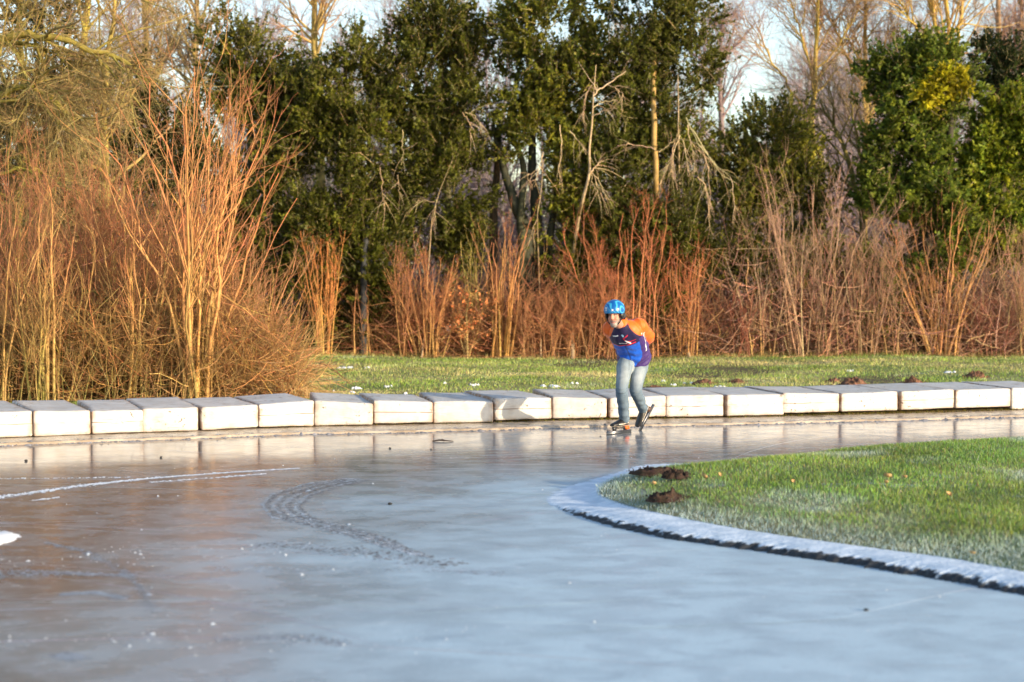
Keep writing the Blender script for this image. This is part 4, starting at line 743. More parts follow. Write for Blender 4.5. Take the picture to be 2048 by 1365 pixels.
# ------------------------------------------------------------------ small things on the lawn
def mole(label, px, py, w, h, sd_, name='molehill', cat='molehill', group='molehills on the lawn behind the mats', lump=.3, z=None, asp=1., C=(.17, .085, .05)):
    c = gp(px, py, 0 if z is None else z); c[2] = LAWN(c[0], c[1]) - .01 if z is None else mound_z(infield_s(c[0], c[1])) + .015; k = c[1] / F; W, H = w * k / 2, h * k * 1.05
    nr, na = 16, 44; a = np.arange(na) * 2 * math.pi / na; V = []; 
    for q in range(nr):
        f = 1 - q / (nr - 1) * .98; zz = H * (1 - f ** (4 if z is not None else 1.7)) ** .9
        for t in a:
            r = f * (1 + .18 * mnoise.noise(Vector((math.cos(t) * 1.5, math.sin(t) * 1.5, sd_))))
            p = Vector((math.cos(t) * r * W, math.sin(t) * r * W * asp, zz)); pn = p / max(W, .05) * 3 + Vector((sd_, 0, 0))
            d = mnoise.fractal(pn, .6, 2.1, 5) * H * lump + abs(mnoise.noise(pn * 3.1)) * H * lump * .7
            V.append((p.x + mnoise.noise(pn * 2) * W * .08, p.y, max(-.02, p.z + d * min(1, (1 - f) * 5 + .15))))
    ncr = 60; a2 = rng.uniform(0, 6.28, ncr); r2 = rng.uniform(.55, 1.35, ncr); s2 = H * rng.uniform(.08, .22, ncr); tb = np.array([(1, 0, -.3), (-.5, .87, -.3), (-.5, -.87, -.3), (0, 0, 1)])
    cr_v = np.stack([np.cos(a2) * r2 * W, np.sin(a2) * r2 * W * asp, np.maximum(0, 1 - r2) * H * 1.1 + .035], -1)[:, None] + tb[None] * s2[:, None, None] * rng.uniform(.6, 1.3, (ncr, 4, 1))
    V = np.concatenate([np.array(V), cr_v.reshape(-1, 3)]) + c; ci = np.arange(ncr * 4).reshape(ncr, 4) + nr * na; i = np.arange(nr * na).reshape(nr, na); i2 = np.roll(i, -1, 1)
    fs = [np.stack([i[:-1], i2[:-1], i2[1:], i[1:]], -1).reshape(-1, 4), np.array([list(i[-1])]), np.concatenate([ci[:, [0, 1, 3]], ci[:, [1, 2, 3]], ci[:, [2, 0, 3]]])]
    return tag(mesh_obj(name, V, fs, M_SOIL, None, jit(C, len(V), .25), False, c), label, cat, group)
MH = [('flat brown molehill just right of the legs of the skater', 1312, 782, 54, 9), ('low molehill, first one clear of the skater to the right', 1408, 770, 46, 10), ('small low molehill between two grass tufts, second right of the skater', 1474, 767, 36, 9), ('largest brown molehill, rising behind the raised mat', 1706, 776, 72, 22),
      ('flat molehill touching the left foot of the largest one', 1662, 776, 38, 9), ('small molehill peeping up behind the largest one', 1668, 762, 36, 9), ('rough molehill right of the largest one, on frosty grass', 1826, 766, 42, 15), ('crumbly molehill nearest the right edge, farthest back', 1952, 756, 44, 13)]
for k, (lab, x, y, w, h) in enumerate(MH): mole(lab, x, y, w, h, k * 7.3)
for k, (lab, x, y, w, h) in enumerate([('long low heap of dark frozen soil, farthest of three on the infield', 1310, 950, 105, 10), ('two lumped dark soil clod with a raised knob, middle of three', 1352, 963, 60, 12), ('blocky dark soil clod nearest the frosted kerb', 1332, 996, 78, 14)]):
    mole(lab, x, y, w, h, 50 + k * 9.1, 'soil_clod', 'soil clod', 'dark frozen soil clods on the infield grass', .75, .13, .55, (.045, .028, .02))
# fallen leaves on the infield
LV = [('pale orange leaf standing upright in the grass right of the clods', 1407, 954, .09), ('small orange leaf right of the upright pale one', 1438, 952, .06), ('small orange leaf left of the middle soil clod', 1307, 958, .06), ('curled brown leaf in mid infield, left of a pale one', 1774, 961, .10), ('pale yellow leaf lying beside the curled brown one', 1771, 972, .06), ('pale leaf right of the curled brown leaf', 1809, 962, .06), ('orange leaf nearest the right edge of the infield', 1896, 997, .08), ('dull tan leaf in mid infield, alone left of brown one', 1586, 968, .05), ('orange leaf low in the frosty grass at the right', 1944, 1075, .06)]
for lab, x, y, s in LV:
    s *= .65
    c = gp(x, y, .2); c[2] = mound_z(infield_s(c[0], c[1])) + .05; u = np.linspace(-1, 1, 9); v = np.linspace(-1, 1, 5)
    U, Vv = np.meshgrid(u, v); wdt = (1 - U ** 2) ** .7 * .45 * (1 + .25 * np.cos(U * 9)); ang = rng.uniform(0, 3); tl = rng.uniform(.5, 1.1)
    p = np.stack([U * s * .5, Vv * wdt * s, .25 * s * (Vv ** 2 + .5 * U ** 2)], -1).reshape(-1, 3)
    R = (Matrix.Rotation(ang, 3, 'Z') @ Matrix.Rotation(tl, 3, 'X')); p = p @ np.array(R).T + c; i = np.arange(45).reshape(5, 9)
    tag(mesh_obj('fallen_leaf', p, [grid(i)], M_DRY, None, jit((.52, .33, .15), 45, .12), True, c), lab, 'leaf', 'fallen leaves on the infield grass')
# fallen arching bough at the end of the thicket
def arc(pts, Y, r, n=20):
    p = np.array([at(x, y, Y) for x, y in pts]); t = np.linspace(0, len(p) - 1, n); q = np.stack([np.interp(t, np.arange(len(p)), p[:, k]) for k in range(3)], -1)
    for _ in range(3): q[1:-1] = (q[:-2] + 2 * q[1:-1] + q[2:]) / 4
    return q[None], np.linspace(r, r * .35, n)[None]
Yb = gp(630, 770)[1]; bb = Bag()
for pts, r in [([(565, 752), (585, 730), (610, 721), (640, 724), (668, 740), (690, 760), (700, 768)], .012), ([(640, 724), (662, 734), (678, 748), (700, 764)], .007), ([(590, 727), (592, 745), (591, 768)], .006), ([(672, 742), (690, 741), (706, 741)], .005)]:
    P, R = arc(pts, Yb, r); tubes(bb, P, R, 6, (.16, .08, .04))
tag(bb.obj('fallen_bough', M_BARK, origin=gp(565, 790)), 'thin dark bough arching down over the grass beside the thicket', 'bough')
bb = Bag(); Yb = gp(650, 765)[1]
for pts, r in [([(636, 765), (660, 762), (690, 769), (710, 770)], .012), ([(660, 763), (664, 752)], .006)]:
    P, R = arc(pts, Yb, r); tubes(bb, P, R, 6, (.50, .36, .17))
tag(bb.obj('fallen_branch', M_BARK, origin=gp(650, 765)), 'pale branch lying on the grass under the arching bough', 'branch')
# pale board on two grey posts behind the shrubs
Yq = gp(870, 712)[1] + .15
def box(bag, x0, x1, y0, y1, z0, z1, C):
    v = np.array([(x, y, z) for z in (z0, z1) for y in (y0, y1) for x in (x0, x1)], float); e = .004
    v += 0
    bag.add(v, [np.array([[0, 2, 3, 1], [4, 5, 7, 6], [0, 1, 5, 4], [2, 6, 7, 3], [0, 4, 6, 2], [1, 3, 7, 5]])], C)
A, Bq = at(846, 651, Yq), at(902, 665, Yq)
root = tag(empty('board_stand', ((A[0] + Bq[0]) / 2, Yq, 0)), 'pale board on weathered grey posts half hidden behind the orange shrub', 'board stand')
q = Bag(); box(q, A[0], Bq[0], Yq - .04, Yq + .02, Bq[2], A[2], (.62, .62, .68)); q.obj('board', M_PAINT, root)
for x in (893, 876, 853):
    q = Bag(); c = at(x, 690, Yq); box(q, c[0] - (.06 if x == 893 else .025), c[0] + (.06 if x == 893 else .025), Yq - .02, Yq + .06, -.05, Bq[2] - .002, (.40, .38, .37)); q.obj('post', M_PAINT, root)
# ------------------------------------------------------------------ the skater
SKY_ = 18.3                                                     # distance of the skater
def J(px, py, dy): return at(px, py, SKY_ + dy)
def ring_tube(bm_bag, pts, rx, ry, lat, n=22, cap=True):
    """closed tube through pts with elliptic rings: rx along the vector lat, ry across it"""
    p = np.array(pts, float); t = np.linspace(0, len(p) - 1, (len(p) - 1) * 6 + 1)
    def spline(a):                                               # Catmull-Rom
        a = np.asarray(a, float); a = a.reshape(len(a), -1); e = np.concatenate([[2 * a[0] - a[1]], a, [2 * a[-1] - a[-2]]])
        k = np.minimum(t.astype(int), len(a) - 2); f = (t - k)[:, None]; p0, p1, p2, p3 = e[k], e[k + 1], e[k + 2], e[k + 3]
        return .5 * (2 * p1 + (p2 - p0) * f + (2 * p0 - 5 * p1 + 4 * p2 - p3) * f ** 2 + (3 * p1 - p0 - 3 * p2 + p3) * f ** 3)
    q = spline(p); X = spline(rx)[:, 0]; Yr = spline(ry)[:, 0]; T = nrm(np.gradient(q, axis=0))
    L = np.asarray(lat, float); L = np.broadcast_to(L, (len(p), 3)) if L.ndim == 1 else L; L = spline(L)
    U = nrm(L - T * (L * T).sum(-1, keepdims=True)); W = np.cross(T, U); a = np.arange(n) * 2 * math.pi / n
    rings = q[:, None] + X[:, None, None] * U[:, None] * np.cos(a)[None, :, None] + Yr[:, None, None] * W[:, None] * np.sin(a)[None, :, None]
    def dome(c, T_, U_, W_, rx_, ry_):
        out = []
        for f in (.35, .65, .88, .985):
            s = math.sqrt(1 - f * f); out.append(c + T_ * f * min(rx_, ry_) * .8 + s * (rx_ * U_[None] * np.cos(a)[:, None] + ry_ * W_[None] * np.sin(a)[:, None]))
        return out
    R = list(rings)
    if cap:
        R = dome(q[0], -T[0], U[0], W[0], X[0], Yr[0])[::-1] + R + dome(q[-1], T[-1], U[-1], W[-1], X[-1], Yr[-1])
    V = np.stack(R); i = np.arange(V.shape[0] * n).reshape(V.shape[:2]); i2 = np.roll(i, -1, 1)
    V = np.concatenate([V.reshape(-1, 3), [R[0].mean(0), R[-1].mean(0)]]); m_ = len(R) * n
    bm_bag.add(V, [np.stack([i[:-1], i2[:-1], i2[1:], i[1:]], -1).reshape(-1, 4), np.stack([i2[0], i[0], np.full(n, m_)], -1), np.stack([i[-1], i2[-1], np.full(n, m_ + 1)], -1)])
def ball(bm_bag, c, r, R=None, n=20):
    r = np.broadcast_to(np.asarray(r, float), (3,)); th = np.linspace(0, math.pi, n // 2 + 1)[1:-1]; a = np.arange(n) * 2 * math.pi / n
    V = np.stack([np.sin(th)[:, None] * np.cos(a), np.sin(th)[:, None] * np.sin(a), np.cos(th)[:, None] * np.ones(n)], -1); m_ = V.shape[0] * n
    i = np.arange(m_).reshape(V.shape[:2]); i2 = np.roll(i, -1, 1); V = np.concatenate([V.reshape(-1, 3), [(0, 0, 1), (0, 0, -1)]]) * r
    if R is not None: V = V @ np.asarray(R).T
    bm_bag.add(V + c, [np.stack([i[:-1], i[1:], i2[1:], i2[:-1]], -1).reshape(-1, 4), np.stack([i[0], i2[0], np.full(n, m_)], -1), np.stack([i2[-1], i[-1], np.full(n, m_ + 1)], -1)])
def fuse(bag, voxel, smooth=4, fac=.5):
    """union of the closed pieces of the bag as one smooth surface -> (vertices, faces)"""
    V = np.concatenate(bag.V); me = bpy.data.meshes.new('tmp'); fs = [list(f) for v in bag.F.values() for a in v for f in a]
    me.from_pydata(V.tolist(), [], fs); o = bpy.data.objects.new('tmp', me); COL.objects.link(o)
    m1 = o.modifiers.new('r', 'REMESH'); m1.mode = 'VOXEL'; m1.voxel_size = voxel
    m2 = o.modifiers.new('s', 'SMOOTH'); m2.iterations = smooth; m2.factor = fac
    dg = bpy.context.evaluated_depsgraph_get(); dg.update(); ev = o.evaluated_get(dg); me2 = bpy.data.meshes.new_from_object(ev)
    Vo = np.zeros(len(me2.vertices) * 3, np.float32); me2.vertices.foreach_get('co', Vo); Vo = Vo.reshape(-1, 3).astype(float)
    q = [list(p.vertices) for p in me2.polygons]; bpy.data.objects.remove(o); bpy.data.meshes.remove(me); bpy.data.meshes.remove(me2)
    f4 = [f for f in q if len(f) == 4]; f3 = [f for f in q if len(f) == 3]
    return Vo, [np.array(f) for f in (f4, f3) if f]
def segd(P, a, b):                                               # distance to a segment
    a, b = np.asarray(a), np.asarray(b); d = b - a; t = np.clip(((P - a) @ d) / (d @ d), 0, 1); return np.linalg.norm(P - a - t[:, None] * d, axis=1)

pel, waist, chest, neck, headc = J(1267, 713, .16), J(1264, 694, .06), J(1252, 668, -.12), J(1241, 645, -.22), J(1229, 627, -.38)
hipR, hipL = J(1252, 722, .10), J(1282, 722, .20)
kneeR, ankR = J(1243, 778, -.16), J(1250, 846, .03)
kneeL, ankL = J(1271, 780, -.02), J(1287, 822, .33)
shR, shL = J(1221, 658, -.03), J(1277, 652, -.12)
elL, elR = J(1297, 675, .16), J(1238, 686, .36)
hdL, hdR = J(1276, 695, .36), J(1268, 697, .36)
lat = nrm(shL - shR); spine = nrm(neck - pel); front = nrm(np.cross(spine, lat)); front = front if front[1] < 0 else -front
lat = nrm(np.cross(front, spine)); lat = lat if lat[0] > 0 else -lat
foot0 = gp(1250, 866)
person = None
# --- body: one continuous surface from head to ankles, a little slimmer than the clothes
f_h = nrm(np.array((-.40, -.90, -.16))); r_h = nrm(np.cross(f_h, (0.03, 0, 1.))); u_h = np.cross(r_h, f_h)
u_h = nrm(u_h + .06 * r_h); r_h = nrm(np.cross(f_h, u_h)); RH = np.stack([r_h, f_h, u_h], 1)         # columns: his left (+x, seen right), forward, up
if r_h[0] < 0: r_h = -r_h; RH[:, 0] = r_h
hc = J(1229.5, 630, -.39)
H = lambda x, y, z: hc + RH @ np.array((x, y, z))
B = Bag()
ball(B, H(0, -.015, .045), (.074, .094, .088), RH); ball(B, H(0, .018, -.035), (.062, .070, .085), RH)          # cranium, face
ball(B, H(0, .047, -.095), (.042, .042, .040), RH); ball(B, H(0, .086, -.005), (.014, .020, .034), RH); ball(B, H(0, .096, -.022), (.017, .018, .013), RH)   # chin, nose
ball(B, H(-.033, .060, -.030), (.023, .022, .022), RH); ball(B, H(.033, .060, -.030), (.023, .022, .022), RH)   # cheeks
ball(B, H(0, .068, .026), (.050, .016, .010), RH); ball(B, H(0, .072, -.058), (.028, .014, .008), RH)            # brow, upper lip
ball(B, H(0, .070, -.072), (.022, .013, .007), RH)
for s in (-1, 1): ball(B, H(s * .074, -.012, -.010), (.012, .020, .032), RH)
ring_tube(B, [H(0, -.02, -.05), (H(0, -.02, -.12) + neck) / 2, neck, chest], [.055, .056, .065, .11], [.055, .056, .06, .09], lat)
ring_tube(B, [pel, waist, chest, neck - spine * .05], [.145, .14, .16, .10], [.11, .105, .11, .07], lat)
for s, e, h in ((shR, elR, hdR), (shL, elL, hdL)):
    ring_tube(B, [chest * .35 + s * .65, s, (s + e) / 2, e, (e + h) / 2, h], [.06, .055, .047, .042, .036, .028], [.06, .055, .047, .042, .036, .024], front)
for h, k, a in ((hipR, kneeR, ankR), (hipL, kneeL, ankL)): ring_tube(B, [h * .7 + pel * .3, (h + k) / 2, k, k * .6 + a * .4, a * .8 + k * .2], [.078, .060, .043, .044, .034], [.078, .060, .043, .044, .034], (1, 0, 0))
# hands clasped behind the back: palm and five fingers each
def hand(wrist, d, side, nn):
    d = nrm(d); nn = nrm(nn - d * (nn @ d)); s = np.cross(d, nn) * side
    ring_tube(B, [wrist, wrist + d * .05, wrist + d * .095], [.030, .040, .040], [.022, .018, .015], s, 14)
    for k, (o, L) in enumerate([(-.030, .070), (-.010, .082), (.011, .076), (.030, .060)]):
        b_ = wrist + d * .090 + s * o; ring_tube(B, [b_, b_ + d * L * .45 + nn * .008, b_ + d * L * .75 + nn * .028, b_ + d * L * .82 + nn * .05], [.0095, .009, .008, .007], [.0095, .009, .008, .007], s, 10)
    b_ = wrist + d * .035 - s * .036; ring_tube(B, [b_, b_ + d * .030 - s * .022, b_ + d * .06 - s * .022 + nn * .012], [.012, .011, .009], [.012, .011, .009], s, 10)
back = -front
hand(hdL, hdR - hdL + lat * -.05, 1, front); hand(hdR + back * .035, hdL - hdR + lat * .06 + spine * .02, -1, front)
V, Fc = fuse(B, .0055, 3)
L_ = (V - hc) @ RH; x, y, z = L_[:, 0], L_[:, 1], L_[:, 2]
skin = np.tile(np.array((.50, .235, .16)), (len(V), 1)); head = (np.linalg.norm(L_, axis=1) < .19) & (z > -.14)
def paint(mask, c, a=1.): skin[mask] = skin[mask] * (1 - a) + np.array(c) * a
paint(head & (y > .07) & (np.abs(x) < .022) & (z > -.045) & (z < .02), (.66, .26, .18), .6)                        # ruddy nose
for s in (-1, 1): paint(head & (y > .035) & (np.hypot(x - s * .036, z + .032) < .020), (.68, .28, .19), .5)
beard = head & (y > -.02) & (((z < -.052) & (np.abs(x) < .075)) | ((np.abs(x) > .046) & (z < -.03) & (y < .045)))
paint(beard, (.27, .24, .215), .85); paint(head & (y > .05) & (np.abs(x) < .030) & (np.abs(z + .0655) < .0055), (.34, .10, .08), .9)   # grey beard, mouth
paint(head & (y > .06) & (np.abs(x) < .024) & (np.abs(z + .0745) < .005), (.55, .22, .17), .8)
for s in (-1, 1):
    paint(head & (y > .04) & (np.abs(x - s * .032) < .017) & (np.abs(z - .010) < .007), (.10, .06, .05), .85)      # eyes squeezed in the low sun
    paint(head & (y > .04) & (np.abs(x - s * .032) < .021) & (np.abs(z - .030) < .005), (.34, .27, .22), .8)       # eyebrows
P0 = np.array((foot0[0], SKY_, 0.))
person = mesh_obj('person', V, Fc, M_SKIN, None, skin, True, P0)
tag(person, 'ice skater in blue helmet, orange and blue jersey and jeans, bent forward, hands behind back', 'person')

# --- jersey
B = Bag()
ring_tube(B, [pel - spine * .055, pel, (pel + waist) / 2, waist, (waist + chest) / 2, chest, chest * .45 + neck * .55, neck - spine * .01], [.190, .190, .188, .184, .188, .190, .160, .088], [.158, .156, .148, .140, .138, .134, .116, .080], lat, 28)
for s, e, h in ((shR, elR, hdR), (shL, elL, hdL)):
    ring_tube(B, [chest * .35 + s * .65 - spine * .01, s, s * .5 + e * .5, e, e * .5 + h * .5, h * .92 + e * .08], [.098, .090, .078, .066, .055, .043], [.098, .092, .080, .068, .056, .043], front)
ring_tube(B, [neck - spine * .02, neck + nrm(headc - neck) * .10], [.076, .072], [.074, .070], lat)
V, Fc = fuse(B, .0048, 7)
# folds: low ripples across the belly and sleeves
C0 = chest; t_ = (V - pel) @ spine; u_ = (V - pel) @ lat; w_ = (V - pel) @ front
Ts = float((neck - pel) @ spine)
a_ = nrm(V - (pel + spine * t_[:, None]))
fold = np.sin(t_ * 62 + np.abs(u_ - .02) * 34 + np.sin(u_ * 19) * 1.6) * np.clip((.36 - t_) / .2, 0, 1) * .0055 + np.array([mnoise.noise(Vector(p * 13)) for p in V]) * .009
dL = np.minimum(segd(V, shL, elL), segd(V, elL, hdL)); dR = np.minimum(segd(V, shR, elR), segd(V, elR, hdR))
V = V + a_ * fold[:, None]
ORJ, NAVY, BLU, PURP, REDJ, WHT = (.80, .125, .006), (.016, .010, .055), (.008, .10, .58), (.042, .017, .13), (.62, .02, .05), (.80, .80, .82)
cj = np.tile(np.array(NAVY), (len(V), 1))
def pj(mask, c, a=1.): cj[mask] = cj[mask] * (1 - a) + np.array(c) * a
tn = t_ / Ts
pj(tn < .60, BLU)                                                                  # blue lower front
side = np.abs(u_) > .125 + .04 * np.clip(tn * 1.6, 0, 1)
pj((tn < .66) & side, PURP); pj((w_ < -.01) & (tn < .98), PURP)                       # purple flanks and back
hem = tn < -.02 + .27 * np.clip((np.abs(u_ - .01) - .015) / .17, 0, 1) ** .9; pj(hem, PURP)   # purple hem rising to the sides
sl, sr = dL < .125, dR < .125
lowarm = (segd(V, elL, hdL) < .085) | (segd(V, shL, elL) < .100) & (((V - shL) @ nrm(elL - shL)) > .02)
lowarmR = (segd(V, elR, hdR) < .085) | (segd(V, shR, elR) < .100) & (((V - shR) @ nrm(elR - shR)) > .02)
yoke = tn > np.minimum(1.02, 1.0 - 2.9 * (np.abs(u_ - .01) - .075))                                   # raglan line from the collar out to the armpits
backp = (w_ < -.060) & (np.abs(u_) < .13)
pj((yoke | lowarm & (u_ > .13) | lowarmR & (u_ < -.13)) & ~backp, ORJ); pj(backp & (tn > .55), PURP)
fr_ = w_ > .03
pj(fr_ & (np.abs(tn - .615 - .02 * np.sin(u_ * 14)) < .013) & (u_ > -.14) & (u_ < .13), REDJ)                        # red line between navy and blue
pj(fr_ & (np.abs(tn - .675 - u_ * .16) < .007) & (u_ > .02) & (u_ < .14), REDJ)
def stroke(pts, r, c, m_=None):
    for (u0, t0), (u1, t1) in zip(pts[:-1], pts[1:]):
        d = np.array((u1 - u0, (t1 - t0) * Ts)); q = np.stack([u_ - u0, (tn - t0) * Ts], 1); f = np.clip(q @ d / (d @ d), 0, 1)
        pj((np.linalg.norm(q - f[:, None] * d, axis=1) < r) & (fr_ if m_ is None else m_), c)
stroke([(.065, .845), (.01, .79), (.03, .735), (.07, .70)], .0055, REDJ); stroke([(.03, .735), (.055, .69), (.075, .65)], .0075, WHT)     # leaping skater emblem
stroke([(.010, .86), (.014, .845)], .012, (.30, .55, .75)); stroke([(-.05, .675), (.03, .672)], .004, WHT); stroke([(-.10, .83), (-.045, .855)], .006, WHT)
zip_ = fr_ & (np.abs(u_ - .005) < .0045) & (tn < .6); pj(zip_, (.01, .03, .16))
sd2 = (u_ > .150) & (np.abs(w_ - .02 + (tn - .45) * .16) < .006) & (tn > .22) & (tn < .60); pj(sd2, WHT)               # white side stripe
# white skating figure on the sleeve
ex = nrm(elL - shL); q1 = (V - shL) @ ex; fz = nrm(np.cross(ex, lat)); fz = fz if fz[1] < 0 else -fz; q2 = (V - shL) @ nrm(np.cross(fz, ex)); onsl = (sl & ((V - shL) @ fz > .02))
def stroke2(pts, r, c):
    for (u0, t0), (u1, t1) in zip(pts[:-1], pts[1:]):
        d = np.array((u1 - u0, t1 - t0)); q = np.stack([q1 - u0, q2 - t0], 1); f = np.clip(q @ d / (d @ d), 0, 1); pj((np.linalg.norm(q - f[:, None] * d, axis=1) < r) & onsl, c)
stroke2([(-.015, .035), (.0, .0), (.035, .012), (.06, -.025), (.095, -.02)], .0095, WHT); stroke2([(.0, .0), (-.01, -.045)], .007, WHT); stroke2([(.035, .012), (.05, .05)], .006, WHT)
stroke2([(-.03, .02), (-.02, .035)], .011, WHT)
pj(sr & (np.linalg.norm(V - (shR + nrm(elR - shR) * .04 - front * -.08), axis=1) < .028), WHT, .8)
collar = np.linalg.norm(V - (neck + nrm(headc - neck) * .06), axis=1) < .105; pj(collar & (tn > 1.0), ORJ)
jer = mesh_obj('jersey', V, Fc, M_CLOTH, person, cj, True)
# --- jeans
B = Bag()
ring_tube(B, [pel + spine * .03, pel - spine * .03, (hipR + hipL) / 2 - np.array((0, 0, .02))], [.166, .168, .150], [.122, .122, .112], lat, 24)
for h, k, a, hem_ in ((hipR, kneeR, ankR, .056), (hipL, kneeL, ankL, .054)):
    ring_tube(B, [h * .6 + pel * .4, h + (k - h) * .22, (h + k) / 2, k + (h - k) * .12, k + (a - k) * .10, k * .55 + a * .45, a * .9 + k * .1], [.100, .096, .083, .071, .068, .063, hem_], [.098, .098, .088, .077, .074, .068, hem_ + .002], (1, 0, 0), 22)
V, Fc = fuse(B, .0065, 4)
def legt(h, k, a):
    d1 = segd(V, h, k); d2 = segd(V, k, a); return d1, d2
fade = np.zeros(len(V)); wr = np.zeros(len(V)); nrml = np.zeros_like(V)
for h, k, a in ((hipR, kneeR, ankR), (hipL, kneeL, ankL)):
    d1, d2 = legt(h, k, a); fwd = np.array((-.25, -.95, .1)); mine = np.minimum(d1, d2) < .15
    ax = nrm(k - h); s = (V - h) @ ax / np.linalg.norm(k - h); o = V - h - ax * ((V - h) @ ax)[:, None]; ff = (nrm(o) @ fwd)
    fade = np.where(mine, np.maximum(fade, np.exp(-((s - .62) / .38) ** 2) * np.clip(ff, 0, 1)), fade)
    ax2 = nrm(a - k); s2 = ((V - k) @ ax2) / np.linalg.norm(a - k)
    near = (d2 < .12) & (s2 > -.1); o2 = nrm(V - k - ax2 * ((V - k) @ ax2)[:, None]); nrml = np.where(near[:, None], o2, nrml)
    wr = np.where(near, wr + np.array([mnoise.noise(Vector((p[0] * 9, p[1] * 9, p[2] * 22))) for p in V]) * .011 * np.clip(s2 * 1.6 + .15, 0, 1), wr)
    nearh = (np.abs(s2 + .02) < .12) & (np.minimum(d1, d2) < .12); wr = np.where(nearh, wr + np.sin(s2 * 70) * .003, wr)
V = V + nrml * wr[:, None] + np.array([mnoise.noise_vector(Vector(p * 11)) for p in V]) * .005
seamL = np.abs(np.sin((V[:, 0]) * 0)) ; cden = np.array((.125, .172, .222)) * (1 - fade[:, None]) + np.array((.36, .395, .405)) * fade[:, None]
hi = V[:, 2] > pel[2] - .14; hw_ = np.clip((V[:, 2] - pel[2] + .26) / .2, 0, 1)[:, None] * .45; cden = cden * (1 - hw_) + np.array((.22, .28, .32)) * hw_
mid_ = (pel + hipR) / 2; zf = hi & (np.abs((V - pel) @ lat + .01) < .006) & (V[:, 1] < pel[1]); cden[zf] *= .75
jeans = mesh_obj('jeans', V, Fc, M_DENIM, person, cden, True)
# --- helmet with straps and padding
hh = Bag(); nth, nph = 64, 110
th = np.linspace(.0, 1, nth); ph = np.arange(nph) * 2 * math.pi / nph; RHX, RHY, RHZ = .111, .135, .110; hcz = .056
V = []
for t in th:
    for p in ph:
        fr2 = math.sin(p); low = -.22 - .32 * max(0, -fr2) ** 1.2 - .22 * abs(math.cos(p)) ** 6 + .06 * max(0, fr2)   # brow edge high, sides and back lower
        ang = (math.pi / 2 - math.asin(max(-.9, low))) * t + 1e-3
        V.append((RHX * math.sin(ang) * math.cos(p), RHY * math.sin(ang) * math.sin(p) * (1.0 if fr2 > 0 else 1.10), RHZ * math.cos(ang) + hcz))
V = np.array(V); inner = V.copy(); inner[:, :2] *= .90; inner[:, 2] = (inner[:, 2] - hcz) * .90 + hcz; inner[-nph:, 2] = V[-nph:, 2] + .002
A = np.concatenate([V, inner]); i = np.arange(nth * nph).reshape(nth, nph); i2 = np.roll(i, -1, 1); k = nth * nph
fs = np.concatenate([np.stack([i[:-1], i[1:], i2[1:], i2[:-1]], -1).reshape(-1, 4), np.stack([i[:-1], i2[:-1], i2[1:], i[1:]], -1).reshape(-1, 4) + k, np.stack([i[-1], i[-1] + k, i2[-1] + k, i2[-1]], -1)])
fine_ = A
sx_, sy_, sz_ = A[:, 0], A[:, 1], A[:, 2] - hcz
zeb = np.sin((sx_ * 150 + sz_ * 95 + 5.5 * np.sin(sz_ * 34 + sx_ * 20) + 3 * np.sin(sy_ * 40)))
ch = np.where(zeb[:, None] > .45, np.array((.03, .36, .62)), np.array((.006, .10, .36))); ch = np.where((zeb[:, None] > .95), np.array((.10, .42, .62)), ch)
ch[k:] = .02
def hb(x0, z0, rx, rz, c):
    mm = (sy_ > 0) & (np.abs(sx_ - x0) < rx) & (np.abs(sz_ - z0) < rz); mm[k:] = False; ch[mm] = c
hb(-.052, .040, .016, .006, (.55, .60, .64)); hb(-.050, .016, .007, .008, (.55, .60, .64)); hb(.030, .018, .009, .011, (.55, .60, .64))
W = hc + A @ RH.T
hel = mesh_obj('helmet', W, [fs], M_SHELL, person, ch, True)
sb = Bag()
for s in (-1, 1):
    pts = [H(s * .098, .010, .020), H(s * .086, .022, -.030), H(s * .066, .040, -.075), H(s * .02, .045, -.118)]; p = np.array(pts)[None]; tubes(sb, p, .006, 6, (.012, .012, .014))
    ball(sb, H(s * .088, -.005, -.004), (.018, .046, .046), RH, 16); sb.C[-1] = np.full((len(sb.V[-1]), 3), .018)
    ball(sb, H(s * .082, -.06, -.03), (.022, .030, .040), RH, 14); sb.C[-1] = np.full((len(sb.V[-1]), 3), .018)
ball(sb, H(0, -.118, -.03), (.05, .022, .045), RH, 16); sb.C[-1] = np.full((len(sb.V[-1]), 3), .02)
sb.obj('strap', M_BOOT, hel, True)
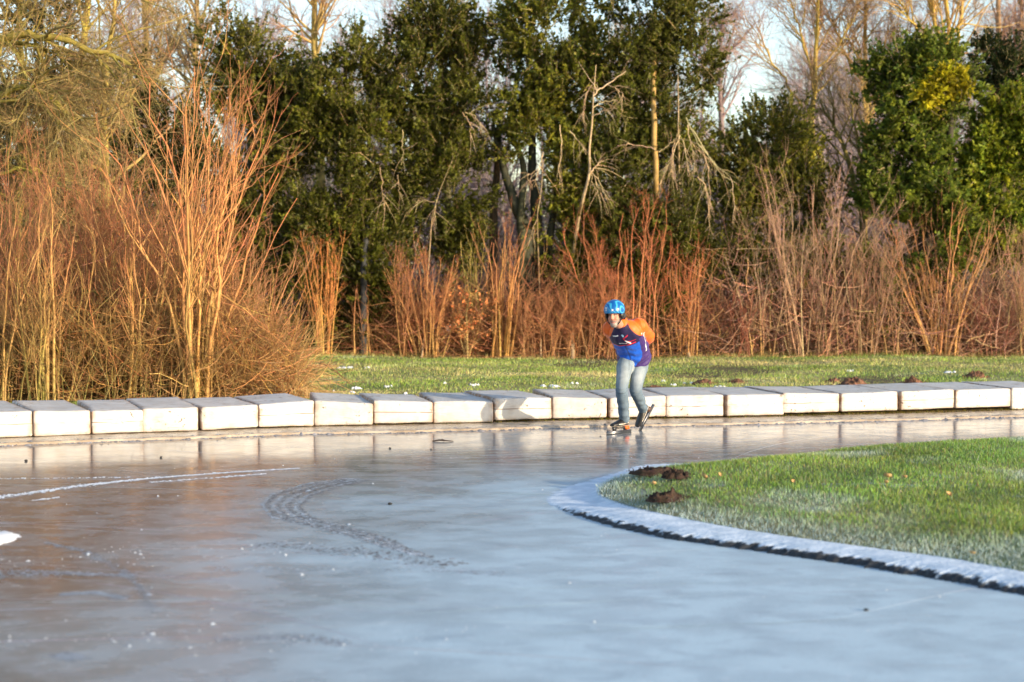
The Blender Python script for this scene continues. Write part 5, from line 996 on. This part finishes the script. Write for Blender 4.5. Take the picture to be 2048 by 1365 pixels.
# --- skates
def skate(heel, toe, upv, hb_c):
    d = nrm(toe - heel); upv = nrm(upv - d * (upv @ d)); s = np.cross(d, upv); RB = np.stack([d, s, upv], 1); o = heel
    Wd = lambda P: o + np.asarray(P, float) @ RB.T
    L = .285
    B = Bag(); ring_tube(B, Wd([(.035, 0, .045), (.09, 0, .045), (.16, 0, .036), (.22, 0, .028), (.265, 0, .024)]), [.036, .040, .046, .045, .034], [.044, .046, .036, .026, .020], s, 18)
    ring_tube(B, Wd([(.045, 0, .05), (.05, 0, .09), (.046, 0, .165)]), [.038, .038, .045], [.044, .047, .050], s, 18)
    V, Fc = fuse(B, .005, 3); q = (V - o) @ RB; c = np.tile(np.array((.016, .014, .014)), (len(V), 1))
    c[(q[:, 2] < .015)] = (.42, .36, .30); c[(np.abs(q[:, 2] - .030 - .10 * np.clip(.14 - q[:, 0], 0, .14)) < .005) & (q[:, 0] < .2)] = (.62, .55, .46); c[(q[:, 2] > .13)] = (.02, .02, .022)
    
    boot = mesh_obj('skate_boot', V, Fc, M_BOOT, person, c, True)
    sb = Bag()
    def slab(x0, x1, y, z0, z1, xt0=None, xt1=None, C=(1, 1, 1)):
        xt0 = x0 if xt0 is None else xt0; xt1 = x1 if xt1 is None else xt1
        v = Wd([(x0, -y, z0), (x1, -y, z0), (x1, y, z0), (x0, y, z0), (xt0, -y, z1), (xt1, -y, z1), (xt1, y, z1), (xt0, y, z1)]); sb.add(v, [np.array([[0, 3, 2, 1], [4, 5, 6, 7], [0, 1, 5, 4], [1, 2, 6, 5], [2, 3, 7, 6], [3, 0, 4, 7]])], C)
    slab(-.06, .36, .0022, -.078, -.046, -.045, .350); slab(-.055, .352, .0075, -.056, -.040, -.05, .345)
    sb.obj('blade', M_STEEL, boot)
    sb = Bag(); slab(.030, .060, .012, -.041, .004, .012, .085, (.03, .03, .035)); slab(.215, .245, .012, -.041, .002, .19, .26, (.03, .03, .035)); slab(.05, .23, .011, -.018, -.006, .03, .24, (.05, .045, .04)); sb.obj('blade_mount', M_BOOT, boot)
    sb = Bag(); slab(-.004, .050, .020, -.034, .004, .002, .070, hb_c); sb.obj('heel_block', M_BOOT, boot)
    return boot
# standing foot: the blade lies flat on the ice; lifted foot: toe down, heel high behind
tz = .0785
h1 = np.array((ankR[0] + .036, ankR[1] + .036, tz)); t1 = h1 + np.array((-.20, -.20, 0)); skate(h1, t1, np.array((0, 0, 1.)), (.80, .13, .012))
h2 = J(1298, 813, .36); t2 = J(1277, 853, .30); skate(h2, t2, nrm(J(1276, 806, .22) - h2), (.10, .05, .03))
